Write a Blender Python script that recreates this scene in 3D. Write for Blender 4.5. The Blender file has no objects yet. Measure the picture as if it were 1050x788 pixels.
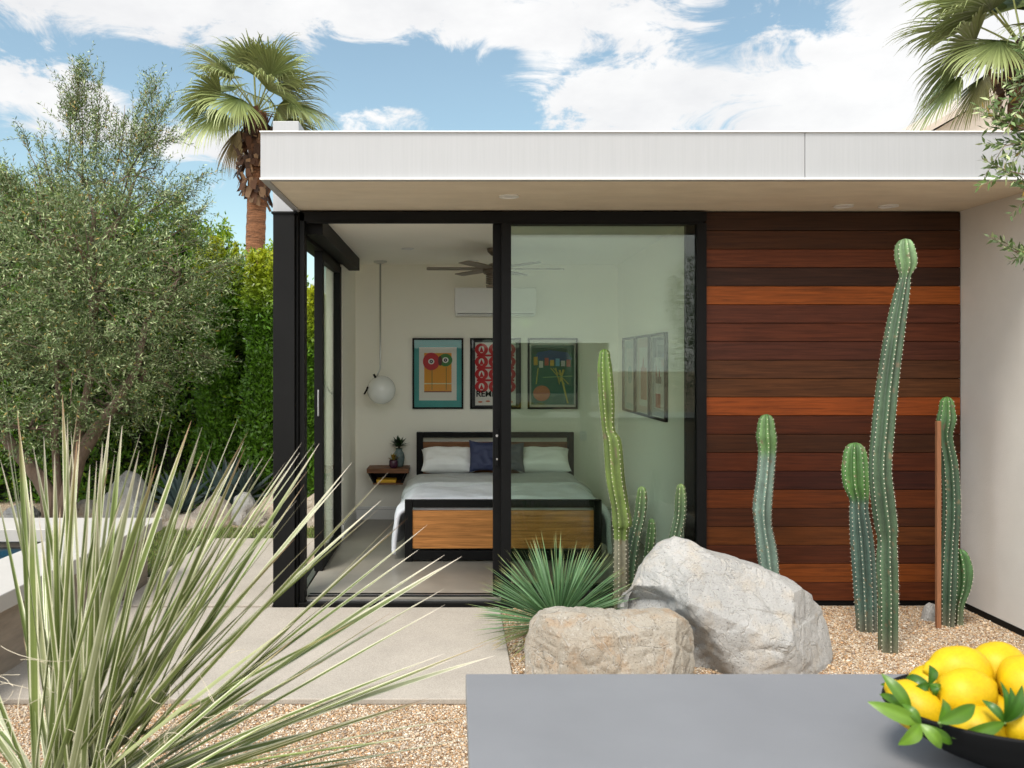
import bpy, bmesh, math, random
import numpy as np
from mathutils import Vector, Matrix, noise, Euler
random.seed(7)
rng = np.random.default_rng(11)
scn = bpy.context.scene
C = scn.collection
PI = math.pi
F, U0, V0, H = 885.0, 465.0, 372.0, 1.64      # focal in photo pixels, vanishing point, eye height
GZ = -0.03                                   # gravel level
def P(u, v, Y): return ((u-U0)/F*Y, Y, H+(V0-v)/F*Y)
def PX(u, Y): return (u-U0)/F*Y
def PZ(v, Y): return H+(V0-v)/F*Y
def srgb(r, g, b):
    f = lambda c: (c/255/12.92) if c/255 <= .04045 else ((c/255+.055)/1.055)**2.4
    return (f(r), f(g), f(b))

# ------------------------------------------------------------------ mesh builder
class MB:
    def __init__(s): s.v = []; s.f = []; s.c = []; s.hc = False
    def add(s, vs, fs, col=None):
        b = len(s.v); s.v.extend([tuple(p) for p in vs]); s.f.extend([tuple(i+b for i in f) for f in fs])
        if col is None: s.c.extend([(1, 1, 1)]*len(vs))
        else:
            s.hc = True
            if isinstance(col, tuple) and not isinstance(col[0], (tuple, list)): s.c.extend([col]*len(vs))
            else: s.c.extend([tuple(c) for c in col])
        return s
    def box(s, x0, x1, y0, y1, z0, z1, col=None):
        vs = [(x, y, z) for z in (z0, z1) for y in (y0, y1) for x in (x0, x1)]
        return s.add(vs, [(0, 2, 3, 1), (4, 5, 7, 6), (0, 1, 5, 4), (2, 6, 7, 3), (0, 4, 6, 2), (1, 3, 7, 5)], col)
    def prism(s, poly, y0, y1, col=None):        # poly of (x,z), extruded along y
        n = len(poly); vs = [(x, y0, z) for x, z in poly]+[(x, y1, z) for x, z in poly]
        fs = [tuple(range(n)), tuple(range(2*n-1, n-1, -1))]+[(i, i+n, (i+1) % n+n, (i+1) % n) for i in range(n)]
        return s.add(vs, fs, col)
    def slab(s, poly, z0, z1, col=None):         # poly of (x,y), extruded up
        n = len(poly); vs = [(x, y, z0) for x, y in poly]+[(x, y, z1) for x, y in poly]
        fs = [tuple(range(n-1, -1, -1)), tuple(range(n, 2*n))]+[(i, (i+1) % n, (i+1) % n+n, i+n) for i in range(n)]
        return s.add(vs, fs, col)
    def tube(s, pts, rad, n=10, col=None, cap=True):
        pts = [Vector(p) for p in pts]; m = len(pts)
        if not hasattr(rad, '__len__'): rad = [rad]*m
        t = (pts[1]-pts[0]).normalized()
        a = t.orthogonal().normalized()
        vs = []; cs = []
        for i, p in enumerate(pts):
            t = (pts[min(i+1, m-1)]-pts[max(i-1, 0)]).normalized()
            a = (a-t*a.dot(t)).normalized(); b = t.cross(a)
            for k in range(n):
                w = 2*PI*k/n; vs.append(p+(a*math.cos(w)+b*math.sin(w))*rad[i])
                if col is not None: cs.append(col[i] if isinstance(col[0], (tuple, list)) else col)
        fs = [(i*n+k, i*n+(k+1) % n, (i+1)*n+(k+1) % n, (i+1)*n+k) for i in range(m-1) for k in range(n)]
        if cap: fs += [tuple(range(n-1, -1, -1)), tuple(range((m-1)*n, m*n))]
        return s.add(vs, fs, cs if col is not None else None)
    def lathe(s, prof, cx, cy, n=32, col=None, cap=True):   # prof of (r,z)
        m = len(prof); vs = []; cs = []
        for j, (r, z) in enumerate(prof):
            for k in range(n):
                w = 2*PI*k/n; vs.append((cx+r*math.cos(w), cy+r*math.sin(w), z))
        fs = [(i*n+k, i*n+(k+1) % n, (i+1)*n+(k+1) % n, (i+1)*n+k) for i in range(m-1) for k in range(n)]
        if cap: fs += [tuple(range(n-1, -1, -1)), tuple(range((m-1)*n, m*n))]
        return s.add(vs, fs, col)
    def build(s, name, m, parent=None, smooth=False, bevel=0, at=None, seg=2, angle=None):
        org = Vector((0, 0, 0))
        if at is not None: org = Vector(at)
        elif parent is not None: org = Vector(parent.get('_o', (0, 0, 0)))
        elif s.v:
            a = np.array(s.v); org = Vector(((a[:, 0].min()+a[:, 0].max())/2, (a[:, 1].min()+a[:, 1].max())/2, a[:, 2].min()))
        me = bpy.data.meshes.new(name)
        me.from_pydata([(x-org.x, y-org.y, z-org.z) for x, y, z in s.v], [], s.f)
        if s.hc:
            ca = me.color_attributes.new('col', 'FLOAT_COLOR', 'POINT')
            a = np.ones((len(s.v), 4), np.float32); a[:, :3] = s.c; ca.data.foreach_set('color', a.ravel())
        me.materials.append(m)
        if smooth: me.polygons.foreach_set('use_smooth', [True]*len(me.polygons))
        o = bpy.data.objects.new(name, me); C.objects.link(o)
        if parent is not None: o.parent = parent; o['_o'] = tuple(org)
        else: o.location = org; o['_o'] = tuple(org)
        if smooth and angle: 
            me.set_sharp_from_angle(angle=math.radians(angle))
        if bevel:
            b = o.modifiers.new('bevel', 'BEVEL'); b.width = bevel; b.segments = seg; b.limit_method = 'ANGLE'
            b.harden_normals = False
        return o
def empty(name, loc, label, cat, group=None):
    o = bpy.data.objects.new(name, None); C.objects.link(o); o.location = loc; o['_o'] = tuple(loc); o.empty_display_size = .1
    return tag(o, label, cat, group)
def tag(o, label, cat, group=None, kind=None):
    if label: o['label'] = label
    if cat: o['category'] = cat
    if group: o['group'] = group
    if kind: o['kind'] = kind
    return o
def struct(o): o['kind'] = 'structure'; return o
def quads(name, V4, mat, col, parent=None, org=(0, 0, 0)):
    """V4: (N,4,3) world quads; col (N,3)"""
    n = len(V4); me = bpy.data.meshes.new(name)
    me.vertices.add(4*n); me.loops.add(4*n); me.polygons.add(n)
    me.vertices.foreach_set('co', (V4-np.array(org)).reshape(-1).astype(np.float32))
    me.loops.foreach_set('vertex_index', np.arange(4*n, dtype=np.int32))
    me.polygons.foreach_set('loop_start', np.arange(0, 4*n, 4, dtype=np.int32))
    me.update(calc_edges=True)
    ca = me.color_attributes.new('col', 'FLOAT_COLOR', 'POINT')
    a = np.ones((n, 4, 4), np.float32); a[:, :, :3] = col[:, None, :]; ca.data.foreach_set('color', a.ravel())
    me.materials.append(mat); me.validate()
    o = bpy.data.objects.new(name, me); C.objects.link(o); o['_o'] = tuple(org)
    if parent is not None: o.parent = parent
    else: o.location = org
    return o
def unit(a): return a/np.maximum(np.linalg.norm(a, axis=-1, keepdims=True), 1e-9)
def leafquads(pos, d, L, W, up=None):
    """diamond leaves: base pos, direction d, length L, width W -> (N,4,3)"""
    n = len(pos); r = unit(rng.normal(size=(n, 3))) if up is None else up
    s = unit(np.cross(d, r)); L = np.asarray(L).reshape(-1, 1); W = np.asarray(W).reshape(-1, 1)
    nn = np.cross(s, d)
    return np.stack([pos, pos+d*L*.45+s*W*.5+nn*L*.04, pos+d*L, pos+d*L*.45-s*W*.5+nn*L*.04], 1)

# ------------------------------------------------------------------ materials
def mat(name, col=(.5, .5, .5), rough=.5, metal=0., attr=False, var=0., vscale=8., vstretch=(1, 1, 1), bump=0., bscale=40., bdist=.01,
        trans=0., spec=.5, coat=0., col2=None, detail=5., ao=False):
    m = bpy.data.materials.new(name); m.use_nodes = True; nt = m.node_tree; N = nt.nodes; Lk = nt.links
    b = N['Principled BSDF']; b.inputs['Roughness'].default_value = rough; b.inputs['Metallic'].default_value = metal
    b.inputs['Specular IOR Level'].default_value = spec; b.inputs['Coat Weight'].default_value = coat
    tc = N.new('ShaderNodeTexCoord'); src = None
    if attr:
        at = N.new('ShaderNodeAttribute'); at.attribute_name = 'col'; src = at.outputs['Color']
        if tuple(col) != (.5, .5, .5):
            mx = N.new('ShaderNodeMix'); mx.data_type = 'RGBA'; mx.blend_type = 'MULTIPLY'; mx.inputs[0].default_value = 1
            Lk.new(src, mx.inputs[6]); mx.inputs[7].default_value = (*col, 1); src = mx.outputs[2]
    if var or col2 is not None:
        mp = N.new('ShaderNodeMapping'); mp.inputs['Scale'].default_value = vstretch; Lk.new(tc.outputs['Object'], mp.inputs[0])
        no = N.new('ShaderNodeTexNoise'); no.inputs['Scale'].default_value = vscale; no.inputs['Detail'].default_value = detail; no.inputs['Roughness'].default_value = .6
        Lk.new(mp.outputs[0], no.inputs[0])
        mr = N.new('ShaderNodeMapRange'); mr.inputs[1].default_value = .3; mr.inputs[2].default_value = .7
        Lk.new(no.outputs[0], mr.inputs[0])
        mx = N.new('ShaderNodeMix'); mx.data_type = 'RGBA'
        if col2 is not None:
            Lk.new(mr.outputs[0], mx.inputs[0]); mx.inputs[6].default_value = (*col, 1); mx.inputs[7].default_value = (*col2, 1)
        else:
            mr.inputs[3].default_value = 1-var; mr.inputs[4].default_value = 1+var
            mx.blend_type = 'MULTIPLY'; mx.inputs[0].default_value = 1
            if src: Lk.new(src, mx.inputs[6])
            else: mx.inputs[6].default_value = (*col, 1)
            cb = N.new('ShaderNodeCombineColor'); [Lk.new(mr.outputs[0], cb.inputs[i]) for i in range(3)]
            Lk.new(cb.outputs[0], mx.inputs[7])
        src = mx.outputs[2]
    if src: Lk.new(src, b.inputs['Base Color'])
    else: b.inputs['Base Color'].default_value = (*col, 1)
    if bump:
        no = N.new('ShaderNodeTexNoise'); no.inputs['Scale'].default_value = bscale; no.inputs['Detail'].default_value = 6
        if vstretch != (1, 1, 1):
            mp = N.new('ShaderNodeMapping'); mp.inputs['Scale'].default_value = vstretch; Lk.new(tc.outputs['Object'], mp.inputs[0]); Lk.new(mp.outputs[0], no.inputs[0])
        else: Lk.new(tc.outputs['Object'], no.inputs[0])
        bp = N.new('ShaderNodeBump'); bp.inputs['Strength'].default_value = bump; bp.inputs['Distance'].default_value = bdist
        Lk.new(no.outputs[0], bp.inputs['Height']); Lk.new(bp.outputs[0], b.inputs['Normal'])
    if trans:
        t = N.new('ShaderNodeBsdfTranslucent'); ms = N.new('ShaderNodeMixShader'); ms.inputs[0].default_value = trans
        if src: Lk.new(src, t.inputs[0])
        else: t.inputs[0].default_value = (*col, 1)
        Lk.new(b.outputs[0], ms.inputs[1]); Lk.new(t.outputs[0], ms.inputs[2]); Lk.new(ms.outputs[0], N['Material Output'].inputs[0])
    return m

M = {}
M['black'] = mat('black_metal', (.005, .005, .0048), .55, var=.2, vscale=6, spec=.16)
M['white_metal'] = mat('white_metal', (.375, .38, .385), .45, var=.035, vscale=16, vstretch=(6, 1, .15), bump=.12, bscale=30, bdist=.002)
M['stucco'] = mat('stucco', (.62, .585, .54), .9, var=.05, vscale=2.2, bump=.35, bscale=120, bdist=.003)
M['soffit'] = mat('soffit_plaster', (.71, .63, .50), .9, var=.07, vscale=3, vstretch=(1, 2.5, 1), bump=.3, bscale=60, bdist=.003)
M['wall'] = mat('interior_paint', (.92, .895, .80), .75, var=.01, vscale=3, bump=.05, bscale=300, bdist=.001)
M['ceiling'] = mat('ceiling_paint', (.93, .905, .82), .8, var=.01)
M['cfloor'] = mat('polished_concrete', (.27, .25, .21), .32, var=.14, vscale=3.5, bump=.05, bscale=20, bdist=.002, spec=.6)
M['steel'] = mat('brushed_steel', (.55, .55, .54), .35, 1.)
M['bronze'] = mat('fan_bronze', (.16, .13, .10), .4, .6)
M['fanblade'] = mat('fan_blade', (.20, .17, .13), .5)
M['white_plastic'] = mat('white_plastic', (.78, .78, .76), .35)
M['trim'] = mat('trim_paint', (.80, .80, .78), .4)
M['fabric_white'] = mat('white_cotton', (.88, .88, .87), .95, var=.03, vscale=10, bump=.3, bscale=9, bdist=.02)
M['duvet'] = mat('duvet_cotton', (.84, .85, .89), .95, var=.03, vscale=6, bump=.55, bscale=6, bdist=.03)
M['blanket'] = mat('grey_blanket', (.55, .56, .56), .95, var=.05, vscale=8, bump=.4, bscale=8, bdist=.02)
M['mattress'] = mat('mattress', (.7, .7, .7), .9)
M['slate_pillow'] = mat('slate_pillow', (.09, .095, .12), .95)
M['globe'] = mat('opal_glass', (.86, .88, .86), .12, spec=.6)
M['vase'] = mat('vase_glaze', (.13, .18, .18), .25, var=.4, vscale=14)
M['purple'] = mat('purple_glaze', (.06, .015, .04), .2)
M['leaf'] = mat('leaf', attr=True, rough=.35, trans=.35)
M['olive_leaf'] = mat('olive_leaf', attr=True, rough=.5, trans=.15)
M['palm_leaf'] = mat('palm_leaf', attr=True, rough=.4, trans=.2)
M['yucca'] = mat('yucca_leaf', attr=True, rough=.5, trans=.12, var=.1, vscale=18)
M['bark'] = mat('olive_bark', (.17, .115, .08), .9, var=.35, vscale=20, vstretch=(1, 1, .3), bump=.9, bscale=25, bdist=.02)
M['palm_bark'] = mat('palm_bark', (.27, .12, .055), .9, var=.55, vscale=5, vstretch=(.6, .6, 5), bump=1., bscale=14, bdist=.05)
M['boots'] = mat('palm_boots', attr=True, rough=.85)
M['hedgecore'] = mat('hedge_core', (.012, .018, .006), .95)
M['grass'] = mat('grass', attr=True, rough=.6, trans=.2)
M['cactus'] = mat('cactus_skin', attr=True, rough=.5, var=.18, vscale=16, bump=.2, bscale=60, bdist=.003)
M['spine'] = mat('cactus_spines', (.78, .72, .58), .6)
M['lemon'] = mat('lemon_peel', (.57, .365, .004), .5, var=.12, vscale=22, spec=.3, bump=.25, bscale=450, bdist=.001)
M['bowl'] = mat('black_bowl', (.007, .007, .007), .6, spec=.12)
M['counter'] = mat('counter_quartz', (.19, .19, .196), .42, var=.05, vscale=5, bump=.05, bscale=500, bdist=.0006)
M['stake'] = mat('stake_timber', (.25, .105, .045), .8, var=.2, vscale=20, vstretch=(4, 4, .4))
M['pebble'] = mat('pebble', attr=True, rough=.85, spec=.3)
M['attr'] = mat('painted_print', attr=True, rough=.6)
M['book'] = mat('book_cover', (.75, .42, .02), .6)
M['paper'] = mat('poster_paper', (.75, .73, .66), .7)
M['neigh'] = mat('neighbour_stucco', (.62, .55, .47), .9, var=.03)
M['block'] = mat('garden_wall_block', (.33, .31, .27), .9, var=.1)

def glass_mat(name, tint, refl=1.0):
    m = bpy.data.materials.new(name); m.use_nodes = True; nt = m.node_tree; N = nt.nodes; Lk = nt.links
    N.remove(N['Principled BSDF'])
    t = N.new('ShaderNodeBsdfTransparent'); t.inputs[0].default_value = (*tint, 1)
    g = N.new('ShaderNodeBsdfGlossy'); g.inputs['Roughness'].default_value = 0.0; g.inputs[0].default_value = (.90, .93, .88, 1)
    fr = N.new('ShaderNodeFresnel'); fr.inputs[0].default_value = 1.5
    mu = N.new('ShaderNodeMath'); mu.operation = 'MULTIPLY'; mu.inputs[1].default_value = refl; mu.use_clamp = True
    Lk.new(fr.outputs[0], mu.inputs[0])
    ms = N.new('ShaderNodeMixShader'); Lk.new(mu.outputs[0], ms.inputs[0]); Lk.new(t.outputs[0], ms.inputs[1]); Lk.new(g.outputs[0], ms.inputs[2])
    Lk.new(ms.outputs[0], N['Material Output'].inputs[0]); return m
M['glass'] = glass_mat('window_glass', (.875, .915, .87), .72)
M['pglass'] = glass_mat('picture_glass', (.98, .98, .98), .8)

def wood_mat(name, scale=1.0, rough=.45, col=None):
    m = bpy.data.materials.new(name); m.use_nodes = True; nt = m.node_tree; N = nt.nodes; Lk = nt.links; b = N['Principled BSDF']
    b.inputs['Roughness'].default_value = rough; b.inputs['Specular IOR Level'].default_value = .22
    tc = N.new('ShaderNodeTexCoord'); mp = N.new('ShaderNodeMapping'); mp.inputs['Scale'].default_value = (1.2*scale, 8*scale, 28*scale)
    no = N.new('ShaderNodeTexNoise'); no.inputs['Scale'].default_value = 2.2; no.inputs['Detail'].default_value = 8; no.inputs['Roughness'].default_value = .65; no.inputs['Distortion'].default_value = .6
    Lk.new(tc.outputs['Object'], mp.inputs[0]); Lk.new(mp.outputs[0], no.inputs[0])
    cr = N.new('ShaderNodeMapRange'); cr.inputs[1].default_value = .3; cr.inputs[2].default_value = .72; cr.inputs[3].default_value = .5; cr.inputs[4].default_value = 1.45
    Lk.new(no.outputs[0], cr.inputs[0]); cb = N.new('ShaderNodeCombineColor'); [Lk.new(cr.outputs[0], cb.inputs[i]) for i in range(3)]
    mx = N.new('ShaderNodeMix'); mx.data_type = 'RGBA'; mx.blend_type = 'MULTIPLY'; mx.inputs[0].default_value = 1
    if col is None:
        at = N.new('ShaderNodeAttribute'); at.attribute_name = 'col'; Lk.new(at.outputs[0], mx.inputs[6])
    else: mx.inputs[6].default_value = (*col, 1)
    Lk.new(cb.outputs[0], mx.inputs[7]); Lk.new(mx.outputs[2], b.inputs['Base Color'])
    bp = N.new('ShaderNodeBump'); bp.inputs['Strength'].default_value = .25; bp.inputs['Distance'].default_value = .003; Lk.new(no.outputs[0], bp.inputs['Height']); Lk.new(bp.outputs[0], b.inputs['Normal'])
    return m
M['cladding'] = wood_mat('ipe_cladding', 1., .55)
M['bedwood'] = wood_mat('bed_wood', .9, .5, (.50, .21, .06))
M['headwood'] = wood_mat('headboard_wood', .9, .5, (.22, .095, .04))
M['shelfwood'] = wood_mat('shelf_wood', 1.2, .5, (.20, .09, .045))

def rock_mat(name, c1, c2, c3, speck):
    m = bpy.data.materials.new(name); m.use_nodes = True; nt = m.node_tree; N = nt.nodes; Lk = nt.links; b = N['Principled BSDF']; b.inputs['Roughness'].default_value = .92
    b.inputs['Specular IOR Level'].default_value = .2
    tc = N.new('ShaderNodeTexCoord')
    def nz(sc, det=8, ro=.6, dist=0.):
        n = N.new('ShaderNodeTexNoise'); n.inputs['Scale'].default_value = sc; n.inputs['Detail'].default_value = det; n.inputs['Roughness'].default_value = ro; n.inputs['Distortion'].default_value = dist
        Lk.new(tc.outputs['Object'], n.inputs[0]); return n
    def mr(o, a, bb, c=0, d=1):
        r = N.new('ShaderNodeMapRange'); r.inputs[1].default_value = a; r.inputs[2].default_value = bb; r.inputs[3].default_value = c; r.inputs[4].default_value = d; Lk.new(o, r.inputs[0]); return r.outputs[0]
    def mix(f, a, bcol, bt='MIX'):
        x = N.new('ShaderNodeMix'); x.data_type = 'RGBA'; x.blend_type = bt; Lk.new(f, x.inputs[0])
        if isinstance(a, tuple): x.inputs[6].default_value = (*a, 1)
        else: Lk.new(a, x.inputs[6])
        if isinstance(bcol, tuple): x.inputs[7].default_value = (*bcol, 1)
        else: Lk.new(bcol, x.inputs[7])
        return x.outputs[2]
    big = nz(2.3, 6, .6, .5); c = mix(mr(big.outputs[0], .4, .62), c1, c2)
    med = nz(7, 6, .65); c = mix(mr(med.outputs[0], .52, .7, 0, .75), c, c3)
    fine = nz(105, 4, .8); c = mix(mr(fine.outputs[0], .56, .66, 0, speck*.85), c, (.05, .045, .04))
    fine2 = nz(60, 3, .7); c = mix(mr(fine2.outputs[0], .58, .70, 0, .6), c, (.62, .58, .52))
    vein = nz(3.2, 4, .5, 1.6); v = N.new('ShaderNodeMath'); v.operation = 'SUBTRACT'; v.inputs[1].default_value = .5; Lk.new(vein.outputs[0], v.inputs[0])
    va = N.new('ShaderNodeMath'); va.operation = 'ABSOLUTE'; Lk.new(v.outputs[0], va.inputs[0])
    c = mix(mr(va.outputs[0], 0, .012, .55, 0), c, (.6, .56, .5))
    Lk.new(c, b.inputs['Base Color'])
    bn = nz(34, 12, .8); bp = N.new('ShaderNodeBump'); bp.inputs['Strength'].default_value = 1.; bp.inputs['Distance'].default_value = .019
    Lk.new(bn.outputs[0], bp.inputs['Height'])
    bp2 = N.new('ShaderNodeBump'); bp2.inputs['Strength'].default_value = .5; bp2.inputs['Distance'].default_value = .02; bp2.invert = True
    Lk.new(mr(va.outputs[0], 0, .02, 1, 0), bp2.inputs['Height']); Lk.new(bp.outputs[0], bp2.inputs['Normal']); Lk.new(bp2.outputs[0], b.inputs['Normal'])
    return m
M['rock_grey'] = rock_mat('grey_boulder', (.42, .41, .39), (.50, .485, .46), (.50, .43, .34), .75)
M['rock_tan'] = rock_mat('tan_boulder', (.40, .34, .265), (.46, .43, .37), (.42, .27, .15), .85)
M['rock_pink'] = rock_mat('pinkish_boulder', (.42, .34, .27), (.46, .41, .355), (.42, .30, .21), .6)
M['rock_dark'] = rock_mat('slate_boulder', (.24, .24, .24), (.36, .35, .33), (.3, .28, .25), .5)

def gravel_mat():
    m = bpy.data.materials.new('gravel'); m.use_nodes = True; nt = m.node_tree; N = nt.nodes; Lk = nt.links; b = N['Principled BSDF']; b.inputs['Roughness'].default_value = .9
    b.inputs['Specular IOR Level'].default_value = .25
    tc = N.new('ShaderNodeTexCoord')
    vo = N.new('ShaderNodeTexVoronoi'); vo.inputs['Scale'].default_value = 115; Lk.new(tc.outputs['Object'], vo.inputs[0])
    vo2 = N.new('ShaderNodeTexVoronoi'); vo2.inputs['Scale'].default_value = 115; vo2.feature = 'DISTANCE_TO_EDGE'; Lk.new(tc.outputs['Object'], vo2.inputs[0])
    sp = N.new('ShaderNodeSeparateColor'); Lk.new(vo.outputs['Color'], sp.inputs[0])
    cr = N.new('ShaderNodeValToRGB'); e = cr.color_ramp.elements; e[0].position = 0; e[0].color = (.12, .07, .04, 1); e[1].position = 1; e[1].color = (.86, .80, .70, 1)
    for p, c in ((.14, (.33, .22, .13)), (.35, (.56, .40, .25)), (.6, (.66, .50, .34)), (.82, (.68, .58, .45))):
        q = e.new(p); q.color = (*c, 1)
    Lk.new(sp.outputs[0], cr.inputs[0])
    no = N.new('ShaderNodeTexNoise'); no.inputs['Scale'].default_value = 1.5; no.inputs['Detail'].default_value = 4; Lk.new(tc.outputs['Object'], no.inputs[0])
    mr = N.new('ShaderNodeMapRange'); mr.inputs[1].default_value = .3; mr.inputs[2].default_value = .7; mr.inputs[3].default_value = .88; mr.inputs[4].default_value = 1.1; Lk.new(no.outputs[0], mr.inputs[0])
    cb = N.new('ShaderNodeCombineColor'); [Lk.new(mr.outputs[0], cb.inputs[i]) for i in range(3)]
    mx = N.new('ShaderNodeMix'); mx.data_type = 'RGBA'; mx.blend_type = 'MULTIPLY'; mx.inputs[0].default_value = 1; Lk.new(cr.outputs[0], mx.inputs[6]); Lk.new(cb.outputs[0], mx.inputs[7])
    Lk.new(mx.outputs[2], b.inputs['Base Color'])
    bp = N.new('ShaderNodeBump'); bp.inputs['Strength'].default_value = .8; bp.inputs['Distance'].default_value = .008
    r = N.new('ShaderNodeMapRange'); r.inputs[2].default_value = .3; Lk.new(vo2.outputs[0], r.inputs[0]); Lk.new(r.outputs[0], bp.inputs['Height']); Lk.new(bp.outputs[0], b.inputs['Normal'])
    return m
M['gravel'] = gravel_mat()
M['concrete'] = mat('sand_concrete', (.355, .315, .265), .9, var=.10, vscale=2.6, bump=.3, bscale=160, bdist=.003)
def add_speckle(m, amt=.25, sc=420):
    nt = m.node_tree; N = nt.nodes; Lk = nt.links; b = N['Principled BSDF']; src = b.inputs['Base Color'].links[0].from_socket
    tc = N.new('ShaderNodeTexCoord'); n = N.new('ShaderNodeTexNoise'); n.inputs['Scale'].default_value = sc; n.inputs['Detail'].default_value = 2; Lk.new(tc.outputs['Object'], n.inputs[0])
    r = N.new('ShaderNodeMapRange'); r.inputs[1].default_value = .3; r.inputs[2].default_value = .7; r.inputs[3].default_value = 1-amt; r.inputs[4].default_value = 1+amt; Lk.new(n.outputs[0], r.inputs[0])
    cb = N.new('ShaderNodeCombineColor'); [Lk.new(r.outputs[0], cb.inputs[i]) for i in range(3)]
    mx = N.new('ShaderNodeMix'); mx.data_type = 'RGBA'; mx.blend_type = 'MULTIPLY'; mx.inputs[0].default_value = 1; Lk.new(src, mx.inputs[6]); Lk.new(cb.outputs[0], mx.inputs[7]); Lk.new(mx.outputs[2], b.inputs['Base Color'])
add_speckle(M['concrete'], .22, 220)
M['coping'] = mat('pool_coping', (.42, .395, .36), .8, var=.04, vscale=3, bump=.1, bscale=80, bdist=.002)
M['poolwall'] = mat('pool_wall_concrete', (.29, .235, .18), .85, var=.16, vscale=5, vstretch=(1, 1, 5), bump=.4, bscale=30, bdist=.005)
M['water'] = mat('pool_water', (.012, .05, .08), .04, spec=.7, bump=.4, bscale=5, bdist=.03)
M['soil'] = mat('lawn_soil', (.05, .06, .02), .95, var=.3, vscale=20)

add_speckle(M['counter'], .07, 700); add_speckle(M['lemon'], .07, 260); add_speckle(M['cactus'], .16, 120) 
EXPO = 1.36
# ------------------------------------------------------------------ ground and setting
g = MB(); g.add([(-200, -150, GZ), (200, -150, GZ), (200, 300, GZ), (-200, 300, GZ)], [(0, 1, 2, 3)])
struct(g.build('ground', M['gravel'], at=(0, 0, 0)))
pv = MB(); pv.box(-2.9, .31, 4.21, 5.785, GZ, 0); struct(pv.build('path', M['concrete'], bevel=.006))
pv = MB(); pv.box(-2.28, -1.225, 5.835, 8.06, GZ, 0); struct(pv.build('path', M['concrete'], bevel=.006))
lw = MB(); lw.slab([(-7.5, 6.72), (-2.30, 6.72), (-2.30, 8.08), (-1.15, 8.08), (-1.15, 8.62), (-7.5, 8.66)], GZ, -.012); struct(lw.build('lawn', M['soil']))
n = 34000
gx = rng.uniform(-5.2, -1.16, n); gy = rng.uniform(6.73, 8.6, n); k = (gx < -2.31) | (gy > 8.09); gx, gy = gx[k], gy[k]; n = len(gx)
pos = np.stack([gx, gy, np.full(n, -.015)], 1); d = unit(rng.normal(size=(n, 3))*.38+[0, 0, 1])
gc = np.array([.15, .20, .04])*rng.uniform(.6, 1.4, (n, 1)); dry = rng.random(n) < .12; gc[dry] = np.array([.28, .22, .10])*rng.uniform(.7, 1.1, (dry.sum(), 1))
go = quads('grass', leafquads(pos, d, rng.uniform(.025, .055, n), .006), M['grass'], gc, org=(-3, 7.5, -.015))
tag(go, 'short mown green grass beside the pool and path', 'grass', kind='stuff')

def pebbles(n, x0, x1, y0, y1, seed, bad, rr=(.0030, .0075)):
    R = np.random.default_rng(seed); x = R.uniform(x0, x1, n); y = R.uniform(y0, y1, n); k = ~bad(x, y); x, y = x[k], y[k]; n = len(x)
    r = R.uniform(*rr, n); ct = np.stack([x, y, GZ+r*.35], 1)
    ax = np.linalg.qr(R.normal(size=(n, 3, 3)))[0]*(r[:, None]*R.uniform(.7, 1.3, (n, 3)))[:, :, None]
    ax[:, :, 2] *= .7
    V = np.concatenate([ct[:, None]+ax, ct[:, None]-ax], 1)        # 6 corners
    F_ = np.array([(0, 1, 2), (1, 3, 2), (3, 4, 2), (4, 0, 2), (1, 0, 5), (3, 1, 5), (4, 3, 5), (0, 4, 5)])
    return V, F_, n, R
def pebble_object(parts, name, label):
    Vs = []; Fs = []; Cs = []; o_ = 0
    for V, F_, n, R in parts:
        Vs.append(V.reshape(-1, 3)); Fs.append((F_[None]+6*np.arange(n)[:, None, None]+o_).reshape(-1, 3)); o_ += 6*n
        pal = np.array([(.62, .47, .31), (.80, .74, .64), (.50, .34, .20), (.30, .19, .11), (.70, .58, .44), (.42, .36, .31), (.88, .84, .76), (.66, .44, .26)])
        c = pal[R.integers(0, len(pal), n)]*R.uniform(.65, 1.0, (n, 1))*np.array([.93, .85, .76]); Cs.append(np.repeat(c, 6, 0))
    Vs = np.concatenate(Vs); Fs = np.concatenate(Fs); Cs = np.concatenate(Cs); me = bpy.data.meshes.new(name)
    me.vertices.add(len(Vs)); me.loops.add(3*len(Fs)); me.polygons.add(len(Fs)); me.vertices.foreach_set('co', Vs.ravel().astype(np.float32)); me.loops.foreach_set('vertex_index', Fs.ravel().astype(np.int32)); me.polygons.foreach_set('loop_start', np.arange(0, 3*len(Fs), 3, dtype=np.int32)); me.update(calc_edges=True)
    ca = me.color_attributes.new('col', 'FLOAT_COLOR', 'POINT'); q = np.ones((len(Vs), 4), np.float32); q[:, :3] = Cs; ca.data.foreach_set('color', q.ravel()); me.materials.append(M['pebble'])
    o = bpy.data.objects.new(name, me); C.objects.link(o); return tag(o, label, 'gravel', kind='stuff')
pebble_object([pebbles(38000, -2.6, .45, 3.3, 4.205, 1, lambda x, y: x < -9), pebbles(44000, .315, 3.46, 4.2, 5.9, 2, lambda x, y: (x < .32)), pebbles(900, .36, 3.4, 4.25, 5.85, 5, lambda x, y: x < -9, (.008, .016)), pebbles(300, -2.4, .4, 3.4, 4.19, 6, lambda x, y: x < -9, (.007, .013)), pebbles(1500, -1.2, .31, 5.786, 5.84, 3, lambda x, y: x < -9)],
              'gravel', 'loose tan and white pea gravel around the boulders and path')

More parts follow.
